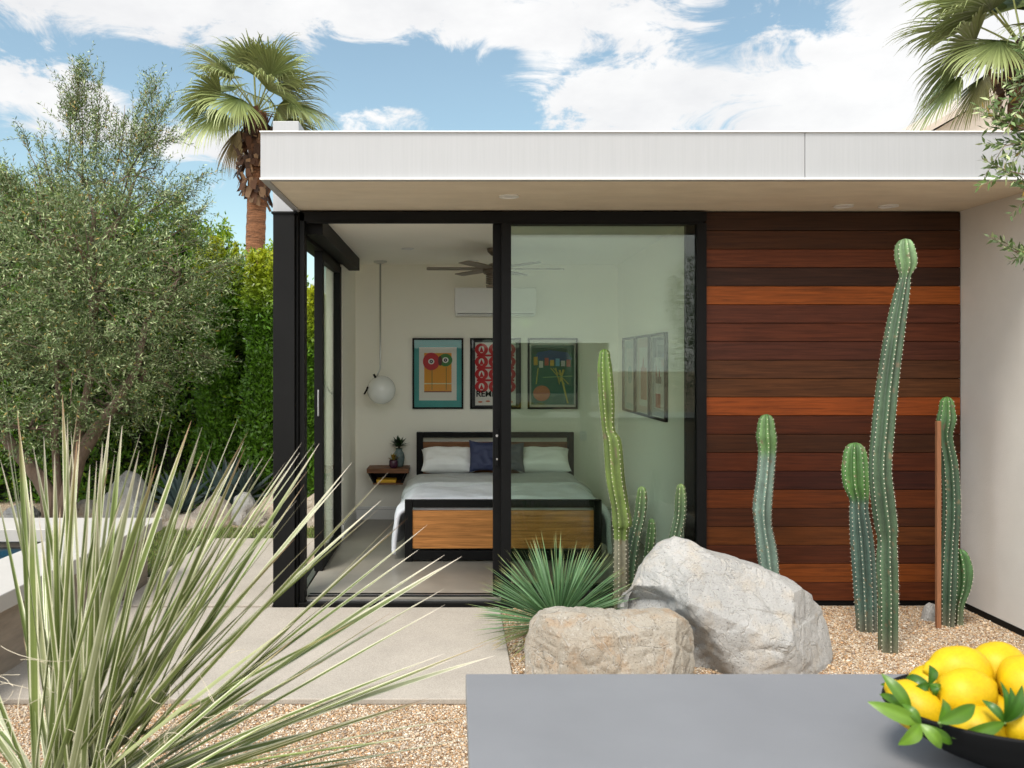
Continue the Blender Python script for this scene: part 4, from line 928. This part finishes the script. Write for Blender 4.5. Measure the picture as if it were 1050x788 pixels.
# ------------------------------------------------------------------ olive trees
def olive(name, base, stems, lobes, shoots, n_tw, label, seed, Yc, leafL=(.035, .06), grp=None, droop=.35, twl=.30, lw=.24):
    R = np.random.default_rng(seed); rr = random.Random(seed)
    r = empty(name, base, label, 'olive tree', grp); tb = MB(); base = Vector(base)
    for st, rd in stems: tb.tube([Vector(p) for p in st], rd, 12)
    forks = [Vector(p) for st, rd in stems for p in st[1:]]
    ends = []
    for (cx, cy, cz, rx, rz) in lobes:
        c = Vector((cx, cy, cz)); f = min(forks, key=lambda q: (q-c).length); mid = (f+c)/2+Vector((rr.uniform(-.1, .1), rr.uniform(-.1, .1), .05))
        tb.tube([f, mid, c], [.035, .022, .012], 7)
        for k in range(9):
            v = Vector((rr.gauss(0, 1), rr.gauss(0, 1), rr.gauss(.4, 1))).normalized(); e = c+Vector((v.x*rx, v.y*rx, v.z*rz))*.9
            tb.tube([c, (c+e)/2+Vector((0, 0, .05)), e], [.010, .006, .002], 5)
    TP = []; TD = []; w8 = np.array([l[3]**1.6*l[4]**.8 for l in lobes]); w8 /= w8.sum()
    for l, k in zip(lobes, (w8*n_tw).astype(int)):
        v = unit(R.normal(size=(k, 3))); rad = R.random((k, 1))**.30; p = np.array(l[:3])+v*rad*np.array([l[3], l[3], l[4]])
        d = unit(v*np.array([1, 1, .8])+np.array([0, 0, .35])+R.normal(0, .45, (k, 3))); TP.append(p); TD.append(d)
    for (a, b, k, sp) in shoots:      # upright feathery shoots
        a, b = np.array(a), np.array(b); t = R.random((k, 1)); sdev = sp*(1-.75*t)
        TP.append(a+(b-a)*t+R.normal(0, 1, (k, 3))*sdev); TD.append(unit((b-a)/np.linalg.norm(b-a)+R.normal(0, .33, (k, 3))))
        tb.tube([tuple(a), tuple(a+(b-a)*.5+R.normal(0, .02, 3)), tuple(b)], [.010, .006, .002], 5)
    TP = np.concatenate(TP); TD = np.concatenate(TD)
    kp = np.array([noise.noise(Vector(p)*2.6+Vector((seed, 0, 0)))+.55*noise.noise(Vector(p)*6+Vector((0, seed, 0))) > -.16 or n_tw < 2000 for p in TP]); TP, TD = TP[kp], TD[kp]; m = len(TP); nl = 15; Ltw = R.uniform(.6, 1.15, m)*twl
    V = []; Cc = []; tone = R.uniform(.7, 1.3, m)
    side = unit(np.cross(TD, R.normal(size=(m, 3))))
    for j in range(nl):
        t = (j+.5)/nl; ctr = TP+TD*(Ltw*t)[:, None]; ctr[:, 2] -= droop*(Ltw*t)**2
        w = j*2.4; bn = np.cross(TD, side); o = side*math.cos(w)+bn*math.sin(w)
        d = unit(o*.8+TD*.75+R.normal(0, .2, (m, 3))); L = R.uniform(leafL[0], leafL[1], m)*(1.1-.3*t)
        V.append(leafquads(ctr, d, L, L*lw, up=unit(R.normal(0, .7, (m, 3))+np.array([-.1, -.6, .6]))))
        sil = R.random(m) < .27
        c = np.where(sil[:, None], np.array([.36, .42, .20]), np.array([.095, .15, .04]))*tone[:, None]*R.uniform(.75, 1.25, (m, 1))
        yl = R.random(m) < .03; c[yl] = [.35, .24, .05]
        Cc.append(c)
    V = np.concatenate(V); Cc = np.concatenate(Cc)
    # twig stems
    tn = TP+TD*Ltw[:, None]; tn[:, 2] -= droop*Ltw**2; s2 = side*.0022
    V2 = np.stack([TP+s2, TP-s2, tn-s2*.3, tn+s2*.3], 1); C2 = np.tile(np.array([.17, .13, .08]), (m, 1))
    quads('crown', np.concatenate([V, V2]), M['olive_leaf'], np.concatenate([Cc, C2]), r, r['_o'])
    tb.build('trunk', M['bark'], r, smooth=True); return r
Yo = 8.75
q_ = lambda u, v, Y=Yo: P(u, v, Y)
def lobe(u, v, ru, rv, y=Yo): p = P(u, v, y); return (p[0], p[1], p[2], ru/F*y, rv/F*y)
bs = P(54, 540, Yo); bs = (bs[0], Yo, GZ)
stems = [([bs, q_(50, 508), q_(40, 490), q_(10, 455), q_(-25, 405), q_(-60, 350)], [.10, .085, .075, .06, .05, .035]),
         ([(bs[0]+.06, Yo+.05, GZ), q_(60, 505), q_(56, 450), q_(60, 400), q_(55, 340)], [.06, .045, .035, .03, .02]),
         ([(bs[0]+.12, Yo-.03, GZ), q_(72, 500, Yo), q_(80, 470), q_(96, 445), q_(118, 415), q_(140, 380), q_(150, 330)], [.10, .085, .08, .07, .05, .04, .03]),
         ([q_(78, 478), q_(82, 440), q_(92, 390), q_(95, 330), q_(92, 270)], [.06, .05, .04, .035, .025])]
lobes = [lobe(-10, 300, 95, 120), lobe(45, 250, 75, 75, 8.6), lobe(95, 300, 95, 95, 8.4), lobe(120, 225, 70, 60), lobe(160, 325, 62, 66, 8.7), lobe(75, 380, 90, 55, 8.5), lobe(142, 392, 52, 38, 8.8), lobe(-40, 380, 80, 70), lobe(90, 190, 40, 45), lobe(140, 180, 34, 40), lobe(185, 285, 38, 45), lobe(30, 440, 60, 25, 8.6), lobe(-60, 230, 70, 70), lobe(115, 425, 45, 22, 8.9)]
sh = lambda a, b, k, s, y=Yo: (P(*a, y), P(*b, y), k, s)
shoots = [sh((85, 190), (84, 78), 230, .17), sh((70, 175), (72, 100), 70, .11), sh((98, 160), (103, 92), 70, .10), sh((125, 205), (155, 92), 150, .14), sh((130, 180), (168, 112), 80, .11), sh((120, 170), (128, 108), 26, .05), sh((45, 205), (24, 145), 40, .07), sh((55, 200), (42, 138), 30, .05), sh((150, 220), (205, 182), 60, .08), sh((165, 250), (212, 212), 40, .07), sh((175, 300), (238, 268), 46, .08), sh((40, 220), (8, 188), 50, .09), sh((180, 360), (226, 372), 44, .08), sh((150, 260), (205, 250), 60, .1), sh((140, 160), (172, 142), 40, .07)]
olive('olive_tree', bs, stems, lobes, shoots, 8200, 'large silvery olive tree with leaning split trunk behind the pool', 5, Yo)
# olive at the picture's right edge, hanging over the roof corner
ob = (3.55, 3.9, GZ); y2 = 3.75
olive('olive_tree', ob, [([ob, (3.5, 3.9, 1.0), (3.42, 3.85, 2.0), (3.2, 3.8, 2.6)], [.09, .08, .06, .03])],
      [(3.62, y2, 2.75, .42, .50), (3.75, 3.9, 3.2, .5, .4), (4.0, 4.0, 2.3, .42, .45), (4.15, 4.1, 2.9, .5, .5), (3.9, 4.2, 3.4, .5, .4), (4.4, 3.8, 2.6, .4, .4), (3.10, 3.72, 2.52, .20, .18), (3.28, 3.6, 2.95, .20, .2)],
      [(P(1120, 262, y2), P(1040, 258, y2), 12, .02), (P(1080, 150, y2), P(1028, 122, y2), 13, .03), (P(1090, 90, y2), P(1058, 60, y2), 20, .06), (P(1095, 200, y2), P(1036, 176, y2), 14, .03), (P(1090, 130, y2), P(1030, 150, y2), 15, .03), (P(1080, 60, y2), P(1052, 100, y2), 12, .05)], 520,
      'olive tree at the very edge whose sprigs overlap the roof corner', 12, y2, leafL=(.036, .056), twl=.16, lw=.30)

# ------------------------------------------------------------------ palms
def palm(base, ztop, crown_r, tr_r, label, seed, nf=34, boots=1.2, leafn=50, wind=Vector((.12, 0, 0)), hang=1., cfac=1., elr=1.65, collar=.9, oldf=.88):
    R = random.Random(seed); r = empty('fan_palm', base, label, 'palm tree', 'fan palms behind the house'); bx, by, bz = base; top = Vector((bx, by, ztop))
    pts = []; rd = []; n_ = 60
    for i in range(n_+1):
        z = bz+(ztop-bz)*i/n_; pts.append((bx+.03*math.sin(i*.15), by, z)); rd.append(tr_r*(1+.025*((i % 2)*2-1)+.02*R.uniform(-1, 1)))
    MB().tube(pts, rd, 22).build('trunk', M['palm_bark'], r, smooth=True)
    bt = MB(); 
    for k in range(int(boots*150)):    # dead leaf bases
        t = R.random(); z = ztop-.15-boots*t; az = k*2.4+R.uniform(-.2, .2); rr_ = tr_r*(1.0+collar*math.sin(PI*min(1, (1-t)*.9+.1))); d = Vector((math.cos(az), math.sin(az), 0)); s = Vector((-d.y, d.x, 0)); w_ = R.uniform(.05, .09); h_ = R.uniform(.16, .30)
        p = Vector((bx, by, z))+d*rr_*.9; o_ = R.uniform(.05, .16); dn = Vector((0, 0, -1)) if R.random() < .55 else Vector((0, 0, 1)); c = R.choice([(.12, .055, .028), (.08, .035, .018), (.05, .025, .016), (.22, .13, .07)])
        bt.add([p-s*w_, p+s*w_, p+s*w_*.6+dn*h_+d*o_, p-s*w_*.6+dn*h_*.9+d*o_, p+d*.05+dn*h_*.4], [(0, 1, 4), (1, 2, 4), (2, 3, 4), (3, 0, 4)], c)
    bt.build('leaf_bases', M['boots'], r)
    Z = Vector((0, 0, 1)); dead = MB()
    for k in range(nf):
        f = k/nf; az = k*2.39996+R.uniform(-.25, .25); el = 1.35-elr*f+R.uniform(-.15, .15)
        d = Vector((math.cos(az)*math.cos(el), math.sin(az)*math.cos(el), math.sin(el))); mb = MB()
        pl_ = crown_r*R.uniform(.38, .52); p = top.copy(); pp = [p.copy()]; dd = d.copy()
        for i in range(5): p = p+dd*pl_/5; dd = (dd-Z*.07*(1.2-abs(dd.z))+wind*.04).normalized(); pp.append(p.copy())
        g0 = R.uniform(.8, 1.2); mb.tube(pp, [.022, .018, .015, .013, .012, .012], 5, (.22, .24, .07))
        s = dd.cross(Z); s = s.normalized() if s.length > .1 else Vector((1, 0, 0)); s = Matrix.Rotation(R.uniform(-.7, .7), 3, dd) @ s; nn = s.cross(dd)
        Lb = crown_r*R.uniform(.58, .74); old = f > oldf; fan_ = R.uniform(.75, 1.1)
        for j in range(leafn):
            a = (-1.35+2.7*j/(leafn-1))*fan_; lx = Lb*(1-.30*(abs(a)/1.5)**2)*R.uniform(.85, 1.1)
            e = (dd*math.cos(a)+s*math.sin(a)+nn*(-.45*math.cos(a)+.10)).normalized(); q = p.copy(); vs = []; cs = []; ns = 7
            gg = g0*R.uniform(.75, 1.2); hj = R.uniform(.55, 1.5); cb = (.105*gg*cfac, .15*gg*cfac, .04*gg*cfac); ctp = (.30*gg, .34*gg, .13*gg)
            if old: cb = (.20*gg, .18*gg, .07*gg); ctp = (.34*gg, .27*gg, .14*gg)
            sw = Vector((R.uniform(-.15, .15), R.uniform(-.15, .15), 0))
            tw = (e.cross(nn)).normalized()
            for i in range(ns+1):
                t = i/ns; w_ = Lb*.036*(.25+1.3*t if t < .5 else .9*(1-((t-.5)/.5)**1.5)+.04); zz = nn*((j % 2)*2-1)*w_*.35*(1 if t < .55 else .4)
                vs += [q-tw*w_*.5+zz*.5, q+tw*w_*.5-zz*.5]; cc_ = tuple(cb[x]*(1-t)+ctp[x]*t for x in range(3)); cs += [cc_, cc_]
                q = q+e*lx/ns; gr = (.05+1.9*max(0, t-.34)**1.25)*(1.3 if old else .9)*hang*hj
                e = (e-Z*gr+wind*.5*max(0, t-.3)+sw*max(0, t-.5)*.6).normalized()
            mb.add(vs, [(2*i, 2*i+1, 2*i+3, 2*i+2) for i in range(ns)], cs)
        mb.build('frond', M['palm_leaf'], r)
    return r
Yp = 18.6; palm((PX(263, Yp), Yp, GZ), PZ(116, Yp), 1.78, .205, 'tall fan palm with shaggy brown collar behind the roof corner', 4, nf=23, boots=1.7, wind=Vector((.22, 0, .02)), hang=1.05)
Yp2 = 11.5; palm((PX(1050, Yp2), Yp2, GZ), PZ(52, Yp2), 1.62, .18, 'fan palm at the picture edge rising behind the flat roof', 9, nf=24, boots=.6, cfac=.75, wind=Vector((-.12, 0, 0)), hang=.9, oldf=2)
# neighbouring gabled building
nb = empty('neighbouring_house', (9.5, 17, GZ), 'pale neighbouring house whose sloping gable shows above the flat roof', 'house')
yg = 16.; xg = PX(955, yg); pts = [(xg-.3, GZ), (PX(1250, yg), GZ), (PX(1250, yg), PZ(136, yg)), (PX(1130, yg), PZ(35, yg)), (xg, PZ(137, yg)), (xg-.3, PZ(139, yg))]
pts = [(xg-.3, GZ), (PX(1320, yg), GZ), (PX(1320, yg), PZ(132, yg)), (PX(1138, yg), PZ(28, yg)), (xg-.3, PZ(146, yg))]
MB().prism(pts, yg, yg+6).build('wall', M['neigh'], nb)
a_, b_, c_ = (PX(1320, yg)+.2, PZ(132, yg)-.1), (PX(1138, yg), PZ(28, yg)), (xg-.5, PZ(146, yg)-.06)
MB().prism([c_, b_, a_, (a_[0], a_[1]+.12), (b_[0], b_[1]+.14), (c_[0], c_[1]+.12)], yg-.25, yg+6.2).build('roof', mat('neighbour_roof', (.50, .43, .36), .8, var=.05), nb)
# ------------------------------------------------------------------ garden behind the camera, seen only as reflections
gw = empty('garden_wall', (-1, -4, GZ), 'long dark garden wall with a pale ledge, mirrored in the big window', 'wall')
MB().box(-7, 2.84, -4.2, -4.0, GZ, 2.0).build('wall_panel', M['block'], gw)
MB().box(-7, 2.9, -4.0, -3.6, .88, 1.08).build('ledge', M['trim'], gw)
MB().box(-7, 2.9, -4.0, -3.9, GZ, .86).build('plinth', M['stucco'], gw)
simple_tree('olive_tree', 'bushy olive mirrored in the window pane next to the timber cladding', 'olive tree', 4.0, -.3, 2.2, [(3.62, -.3, 1.5, .66, .8), (3.66, -.4, 2.5, .66, .8), (4.2, 0, 2.0, .6, .8)], 14000, lambda p: np.array([.13, .19, .06])*rng.uniform(.5, 1.5, (len(p), 1)), (.04, .065), .26, mt='olive_leaf', up=.4)
# ------------------------------------------------------------------ counter, bowl, lemons
ct = empty('outdoor_counter', (1.5, 1.25, GZ), 'smooth grey stone counter top nearest the camera', 'counter')
MB().box(.025, 3.2, .62, 1.776, .955, 1.0).build('counter_top', M['counter'], ct, bevel=.003)
MB().box(.09, 3.1, .75, 1.70, GZ, .954).build('counter_base', M['stucco'], ct)
bc_ = Vector((.955, 1.375, 1.0)); br = .262
bo = MB().lathe([(.001, 1.002), (.11, 1.002), (.13, 1.008), (.185, 1.03), (.232, 1.06), (br, 1.094), (br-.001, 1.098), (br-.008, 1.098), (.224, 1.068), (.178, 1.038), (.125, 1.017), (.001, 1.014)], bc_.x, bc_.y, 72, cap=False); bo.v = [(x, bc_.y+(y-bc_.y)*.60*(1+.35*(abs(x-bc_.x)/br)**2*(1-abs(x-bc_.x)/br)), z) for x, y, z in bo.v]; bo = bo.build('bowl', M['bowl'], smooth=True)
tag(bo, 'wide black bowl heaped with lemons on the grey counter', 'bowl')
def lemon(u, v, Y, az, el, s_, label, seed):
    c = Vector(P(u, v, Y)); ax = Vector((math.cos(az)*math.cos(el), math.sin(az)*math.cos(el), math.sin(el))); n_ = 26; m = 30; vs = []
    e1 = ax.orthogonal().normalized(); e2 = ax.cross(e1)
    for i in range(n_+1):
        t = -1+2*i/n_; r_ = .036*math.sqrt(max(0, 1-abs(t)**2.3))*(1-.06*t); x = t*.044+ (.011*max(0, (t-.80)/.20) if t > 0 else -.004*max(0, (-t-.9)/.1))
        if t > .82: r_ = max(r_*.8, .010*math.sqrt(max(0, (1-t)/.18)))
        for k in range(m):
            w = 2*PI*k/m; q = r_*(1+.03*noise.noise(Vector((math.cos(w)*1.5, math.sin(w)*1.5+seed, t*2))))
            vs.append(c+(ax*x+(e1*math.cos(w)+e2*math.sin(w))*q)*s_)
    fs = [(i*m+k, i*m+(k+1) % m, (i+1)*m+(k+1) % m, (i+1)*m+k) for i in range(n_) for k in range(m)]
    return tag(MB().add(vs, fs).build('lemon', M['lemon'], smooth=True), label, 'lemon', 'lemons in the black bowl')
lemon(984, 688, 1.43, PI*.98, .0, 1.1, 'lemon on top of the heap with its nipple pointing to the boulders', 1)
lemon(1024, 684, 1.46, .5, .15, 1.12, 'lemon at the back top of the heap touching the picture edge side', 2)
lemon(991, 712, 1.385, .3, .2, 1.1, 'large round lemon in the centre of the heap', 3)
lemon(1050, 700, 1.40, 1.2, .3, 1.08, 'lemon cut by the picture edge, upper one', 4)
lemon(937, 724, 1.385, 2.1, .45, 1.0, 'small lemon beside the bowl rim, partly under the lowest leaves', 5)
lemon(1005, 748, 1.33, .15, .1, .97, 'lemon lying low at the front rim of the bowl', 6)
lemon(1054, 743, 1.31, .6, .8, .95, 'lemon cut by the picture edge, lower one', 7)
lemon(1085, 735, 1.40, .9, .2, 1., 'lemon deep in the bowl outside the picture edge', 8)
lemon(1080, 708, 1.44, .9, .2, 1., 'lemon at the far side of the bowl outside the picture edge', 9)
lemon(957, 704, 1.45, .4, .2, 1.0, 'lemon behind the leaves at the far rim', 10)
lemon(1020, 735, 1.40, .4, .2, .95, 'lemon buried in the middle of the bowl', 11)
lemon(1118, 700, 1.42, .4, .3, 1.05, 'lemon on the upper side of the heap outside the picture edge', 12)
lemon(1128, 728, 1.36, 1.4, .1, 1., 'lemon at the far end of the bowl outside the picture edge', 13)
lemon(1108, 745, 1.31, 2.2, .2, 1., 'lemon low at the bowl end outside the picture edge', 14)
lemon(1165, 722, 1.38, .9, .2, .95, 'lemon at the very end of the bowl outside the picture edge', 15)
def sprig(u, v, Y, leaves, label, seed):
    c = Vector(P(u, v, Y)); r = empty('leaf_sprig', c, label, 'sprig', 'lemon leaf sprigs'); R = random.Random(seed)
    MB().tube([c+Vector((.02, .03, -.02)), c], .0022, 6, ).build('twig', mat('sprig_twig', (.12, .2, .03), .6), r)
    for (tu, tv, dY, w_, tone) in leaves:
        t_ = Vector(P(tu, tv, Y+dY)); d = t_-c; L = d.length; d.normalize(); s = d.cross(Vector((0, -1, .3))).normalized(); nn = s.cross(d); vs = []; cs = []; n_ = 10
        col = {0: (.045, .13, .012), 1: (.085, .19, .014), 2: (.14, .26, .022)}[tone]
        for i in range(n_+1):
            t = i/n_; w = w_*math.sin(PI*min(1, t*.97+.02))**.75*(1-.25*t); q = c+d*L*t-nn*.012*math.sin(t*PI)*-1
            for a in (-1, -.5, 0, .5, 1): vs.append(q+s*w*a/2+nn*(-.10*w*(1-abs(a))+.03*w*math.sin(t*9+a))); cs.append(tuple(x*(1.25 if a == 0 else 1) for x in col))
        MB().add(vs, [(i*5+k, i*5+k+1, (i+1)*5+k+1, (i+1)*5+k) for i in range(n_) for k in range(4)], cs).build('leaf', M['leaf'], r, smooth=True)
sprig(944, 743, 1.27, [(890, 720, .02, .026, 2), (921, 764, -.01, .024, 2), (965, 768, -.01, .022, 2), (976, 763, .02, .018, 1), (925, 722, .02, .016, 1)], 'sprig of bright lemon leaves spilling over the bowl rim', 1)
sprig(934, 730, 1.34, [(904, 691, .03, .024, 1), (902, 712, .05, .016, 1)], 'long pointed leaf pair standing over the far rim of the bowl', 7)
sprig(963, 741, 1.27, [(1000, 723, .02, .026, 1), (966, 716, .04, .018, 1)], 'two rounded leaves resting on the lowest lemon', 8)
sprig(953, 702, 1.38, [(929, 695, .03, .018, 0), (953, 682, .02, .018, 0), (958, 716, -.01, .014, 0), (935, 706, .0, .014, 0), (964, 706, .0, .012, 1), (903, 702, .06, .018, 1)], 'small dark leaf sprig in the gap beneath the topmost lemon', 2)
sprig(1030, 741, 1.29, [(1026, 699, .03, .012, 0), (1007, 718, .02, .016, 0), (1036, 705, .02, .016, 0), (1048, 703, .0, .02, 0), (1058, 712, .03, .016, 1), (976, 757, .0, .022, 1)], 'upright dark leaf sprig between the front lemons', 3)

# ------------------------------------------------------------------ world
SUN_EL, SUN_AZ = math.radians(60), math.radians(212)    # azimuth measured clockwise from +Y: behind and to the left of the camera
w = bpy.data.worlds.new('World'); scn.world = w; w.use_nodes = True; nt = w.node_tree; N = nt.nodes; Lk = nt.links; bg = N['Background']
sky = N.new('ShaderNodeTexSky'); sky.sky_type = 'NISHITA'; sky.sun_disc = False; sky.sun_elevation = SUN_EL; sky.sun_rotation = SUN_AZ; sky.air_density = 1.0; sky.dust_density = .6; sky.ozone_density = 1.5
tc = N.new('ShaderNodeTexCoord')
def vmath(op, a, b=None, **k):
    n = N.new('ShaderNodeVectorMath'); n.operation = op
    (Lk.new(a, n.inputs[0]) if not isinstance(a, tuple) else setattr(n.inputs[0], 'default_value', a))
    if b is not None: (Lk.new(b, n.inputs[1]) if not isinstance(b, tuple) else setattr(n.inputs[1], 'default_value', b))
    return n
def mth(op, a, b=0., clamp=False):
    n = N.new('ShaderNodeMath'); n.operation = op; n.use_clamp = clamp
    for i, x in enumerate((a, b)):
        if isinstance(x, (int, float)): n.inputs[i].default_value = x
        else: Lk.new(x, n.inputs[i])
    return n.outputs[0]
nrm = vmath('NORMALIZE', tc.outputs['Generated'])
def nz(sc, st, det, ro, off=(0, 0, 0), dist=0.):
    mp = N.new('ShaderNodeMapping'); mp.inputs['Scale'].default_value = st; mp.inputs['Location'].default_value = off; Lk.new(nrm.outputs[0], mp.inputs[0])
    n = N.new('ShaderNodeTexNoise'); n.inputs['Scale'].default_value = sc; n.inputs['Detail'].default_value = det; n.inputs['Roughness'].default_value = ro; n.inputs['Distortion'].default_value = dist
    Lk.new(mp.outputs[0], n.inputs[0]); return n.outputs[0]
fb_ = nz(3.2, (1, 1, 2.6), 9, .58, (1.3, .2, .4), .4)
fb2 = nz(9.5, (1, 1, 2.2), 10, .66, (7.3, 1.2, 2.4), .8)
dens = mth('ADD', mth('MULTIPLY', mth('SUBTRACT', fb_, .5), 2.6), mth('MULTIPLY', mth('SUBTRACT', fb2, .5), 3.1))
_s = N.new('ShaderNodeSeparateXYZ'); Lk.new(nrm.outputs[0], _s.inputs[0]); dens = mth('ADD', dens, mth('MULTIPLY', mth('MULTIPLY', _s.outputs[1], -1.2, True), 1.0))
def bump(u, v, ru, rv, amp):
    global dens
    d = Vector(((u-U0)/F, 1, (V0-v)/F)).normalized()
    df = vmath('SUBTRACT', nrm.outputs[0], tuple(d)); sc = vmath('MULTIPLY', df.outputs[0], (F/ru, F/ru*.6, F/rv)); ln = vmath('LENGTH', sc.outputs[0])
    e = mth('POWER', 2.718, mth('MULTIPLY', mth('MULTIPLY', ln.outputs['Value'], ln.outputs['Value']), -1.)); dens = mth('ADD', dens, mth('MULTIPLY', e, amp))
for b_ in [(300, 0, 230, 44, .85), (90, 5, 90, 28, .5), (10, 95, 75, 42, .8), (120, 130, 90, 42, .55), (215, 150, 60, 40, .45), (700, 100, 330, 75, .82), (560, 20, 140, 40, .45), (950, 60, 120, 90, .8), (400, 118, 60, 18, .45), (130, 72, 110, 28, -.95), (385, 82, 110, 36, -1.05), (200, 90, 70, 40, -.4), (510, 95, 60, 22, -.4), (820, 24, 80, 14, -.6), (650, 62, 90, 12, -.3), (225, 215, 60, 60, -.35), (40, 190, 80, 40, -.7), (20, 60, 30, 12, -.4), (500, 55, 50, 14, -.3)]: bump(*b_)
cm_ = N.new('ShaderNodeMapRange'); cm_.interpolation_type = 'SMOOTHSTEP'; cm_.inputs[1].default_value = .06; cm_.inputs[2].default_value = .56; cm_.inputs[3].default_value = .06; cm_.inputs[4].default_value = .97; Lk.new(dens, cm_.inputs[0])
sh_ = nz(5.5, (1, 1, 2.2), 6, .6, (4, 2, 1)); sr_ = N.new('ShaderNodeMapRange'); sr_.inputs[1].default_value = .35; sr_.inputs[2].default_value = .7; sr_.inputs[3].default_value = 0; sr_.inputs[4].default_value = 1; Lk.new(sh_, sr_.inputs[0])
CL = N.new('ShaderNodeMix'); CL.data_type = 'RGBA'; CL.inputs[6].default_value = (4.1, 4.08, 4.05, 1); CL.inputs[7].default_value = (3.35, 3.36, 3.42, 1); Lk.new(sr_.outputs[0], CL.inputs[0])
mx = N.new('ShaderNodeMix'); mx.data_type = 'RGBA'; Lk.new(cm_.outputs[0], mx.inputs[0]); tn = vmath('MULTIPLY', sky.outputs[0], (.76, .79, .66)); Lk.new(tn.outputs[0], mx.inputs[6]); Lk.new(CL.outputs[2], mx.inputs[7])
# extra sky brightness added on the sun's side, behind camera, to light the room
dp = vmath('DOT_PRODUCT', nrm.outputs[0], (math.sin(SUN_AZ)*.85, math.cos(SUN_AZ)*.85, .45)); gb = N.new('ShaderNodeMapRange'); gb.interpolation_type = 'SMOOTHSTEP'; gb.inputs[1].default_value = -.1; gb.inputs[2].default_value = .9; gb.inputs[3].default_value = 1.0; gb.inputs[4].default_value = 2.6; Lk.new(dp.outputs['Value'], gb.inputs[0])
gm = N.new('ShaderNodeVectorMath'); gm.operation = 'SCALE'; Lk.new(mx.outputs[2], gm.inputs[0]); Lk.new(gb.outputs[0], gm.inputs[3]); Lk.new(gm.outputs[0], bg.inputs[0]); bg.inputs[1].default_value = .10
sd_ = bpy.data.lights.new('sun', 'SUN'); sd_.energy = 1.45; sd_.angle = math.radians(18); sd_.color = (1, .945, .86); so = bpy.data.objects.new('sun', sd_); C.objects.link(so)
# direction towards the sun
sv_ = Vector((math.sin(SUN_AZ)*math.cos(SUN_EL), math.cos(SUN_AZ)*math.cos(SUN_EL), math.sin(SUN_EL))); so.rotation_euler = sv_.to_track_quat('Z', 'Y').to_euler(); so.location = sv_*30
# ------------------------------------------------------------------ camera
cd = bpy.data.cameras.new('camera'); co2 = bpy.data.objects.new('camera', cd); C.objects.link(co2); scn.camera = co2
co2.location = (0, 0, H); co2.rotation_euler = (PI/2, 0, 0); cd.sensor_width = 36; cd.lens = F/1050*36; cd.shift_x = (525-U0)/1050; cd.shift_y = -(394-V0)/1050; cd.clip_start = .05; cd.clip_end = 1000
cd.dof.use_dof = True; cd.dof.focus_distance = 5.8; cd.dof.aperture_fstop = 8
scn.render.engine = 'CYCLES'; cy = scn.cycles; cy.use_denoising = True; cy.max_bounces = 9; cy.diffuse_bounces = 6; cy.transparent_max_bounces = 16; cy.caustics_reflective = False; cy.caustics_refractive = False; cy.sample_clamp_indirect = 6
vs_ = scn.view_settings; vs_.view_transform = 'Standard'; vs_.look = 'None'; vs_.exposure = EXPO; vs_.gamma = 1; vs_.use_curve_mapping = False
for o in bpy.data.objects:
    if '_o' in o: del o['_o']
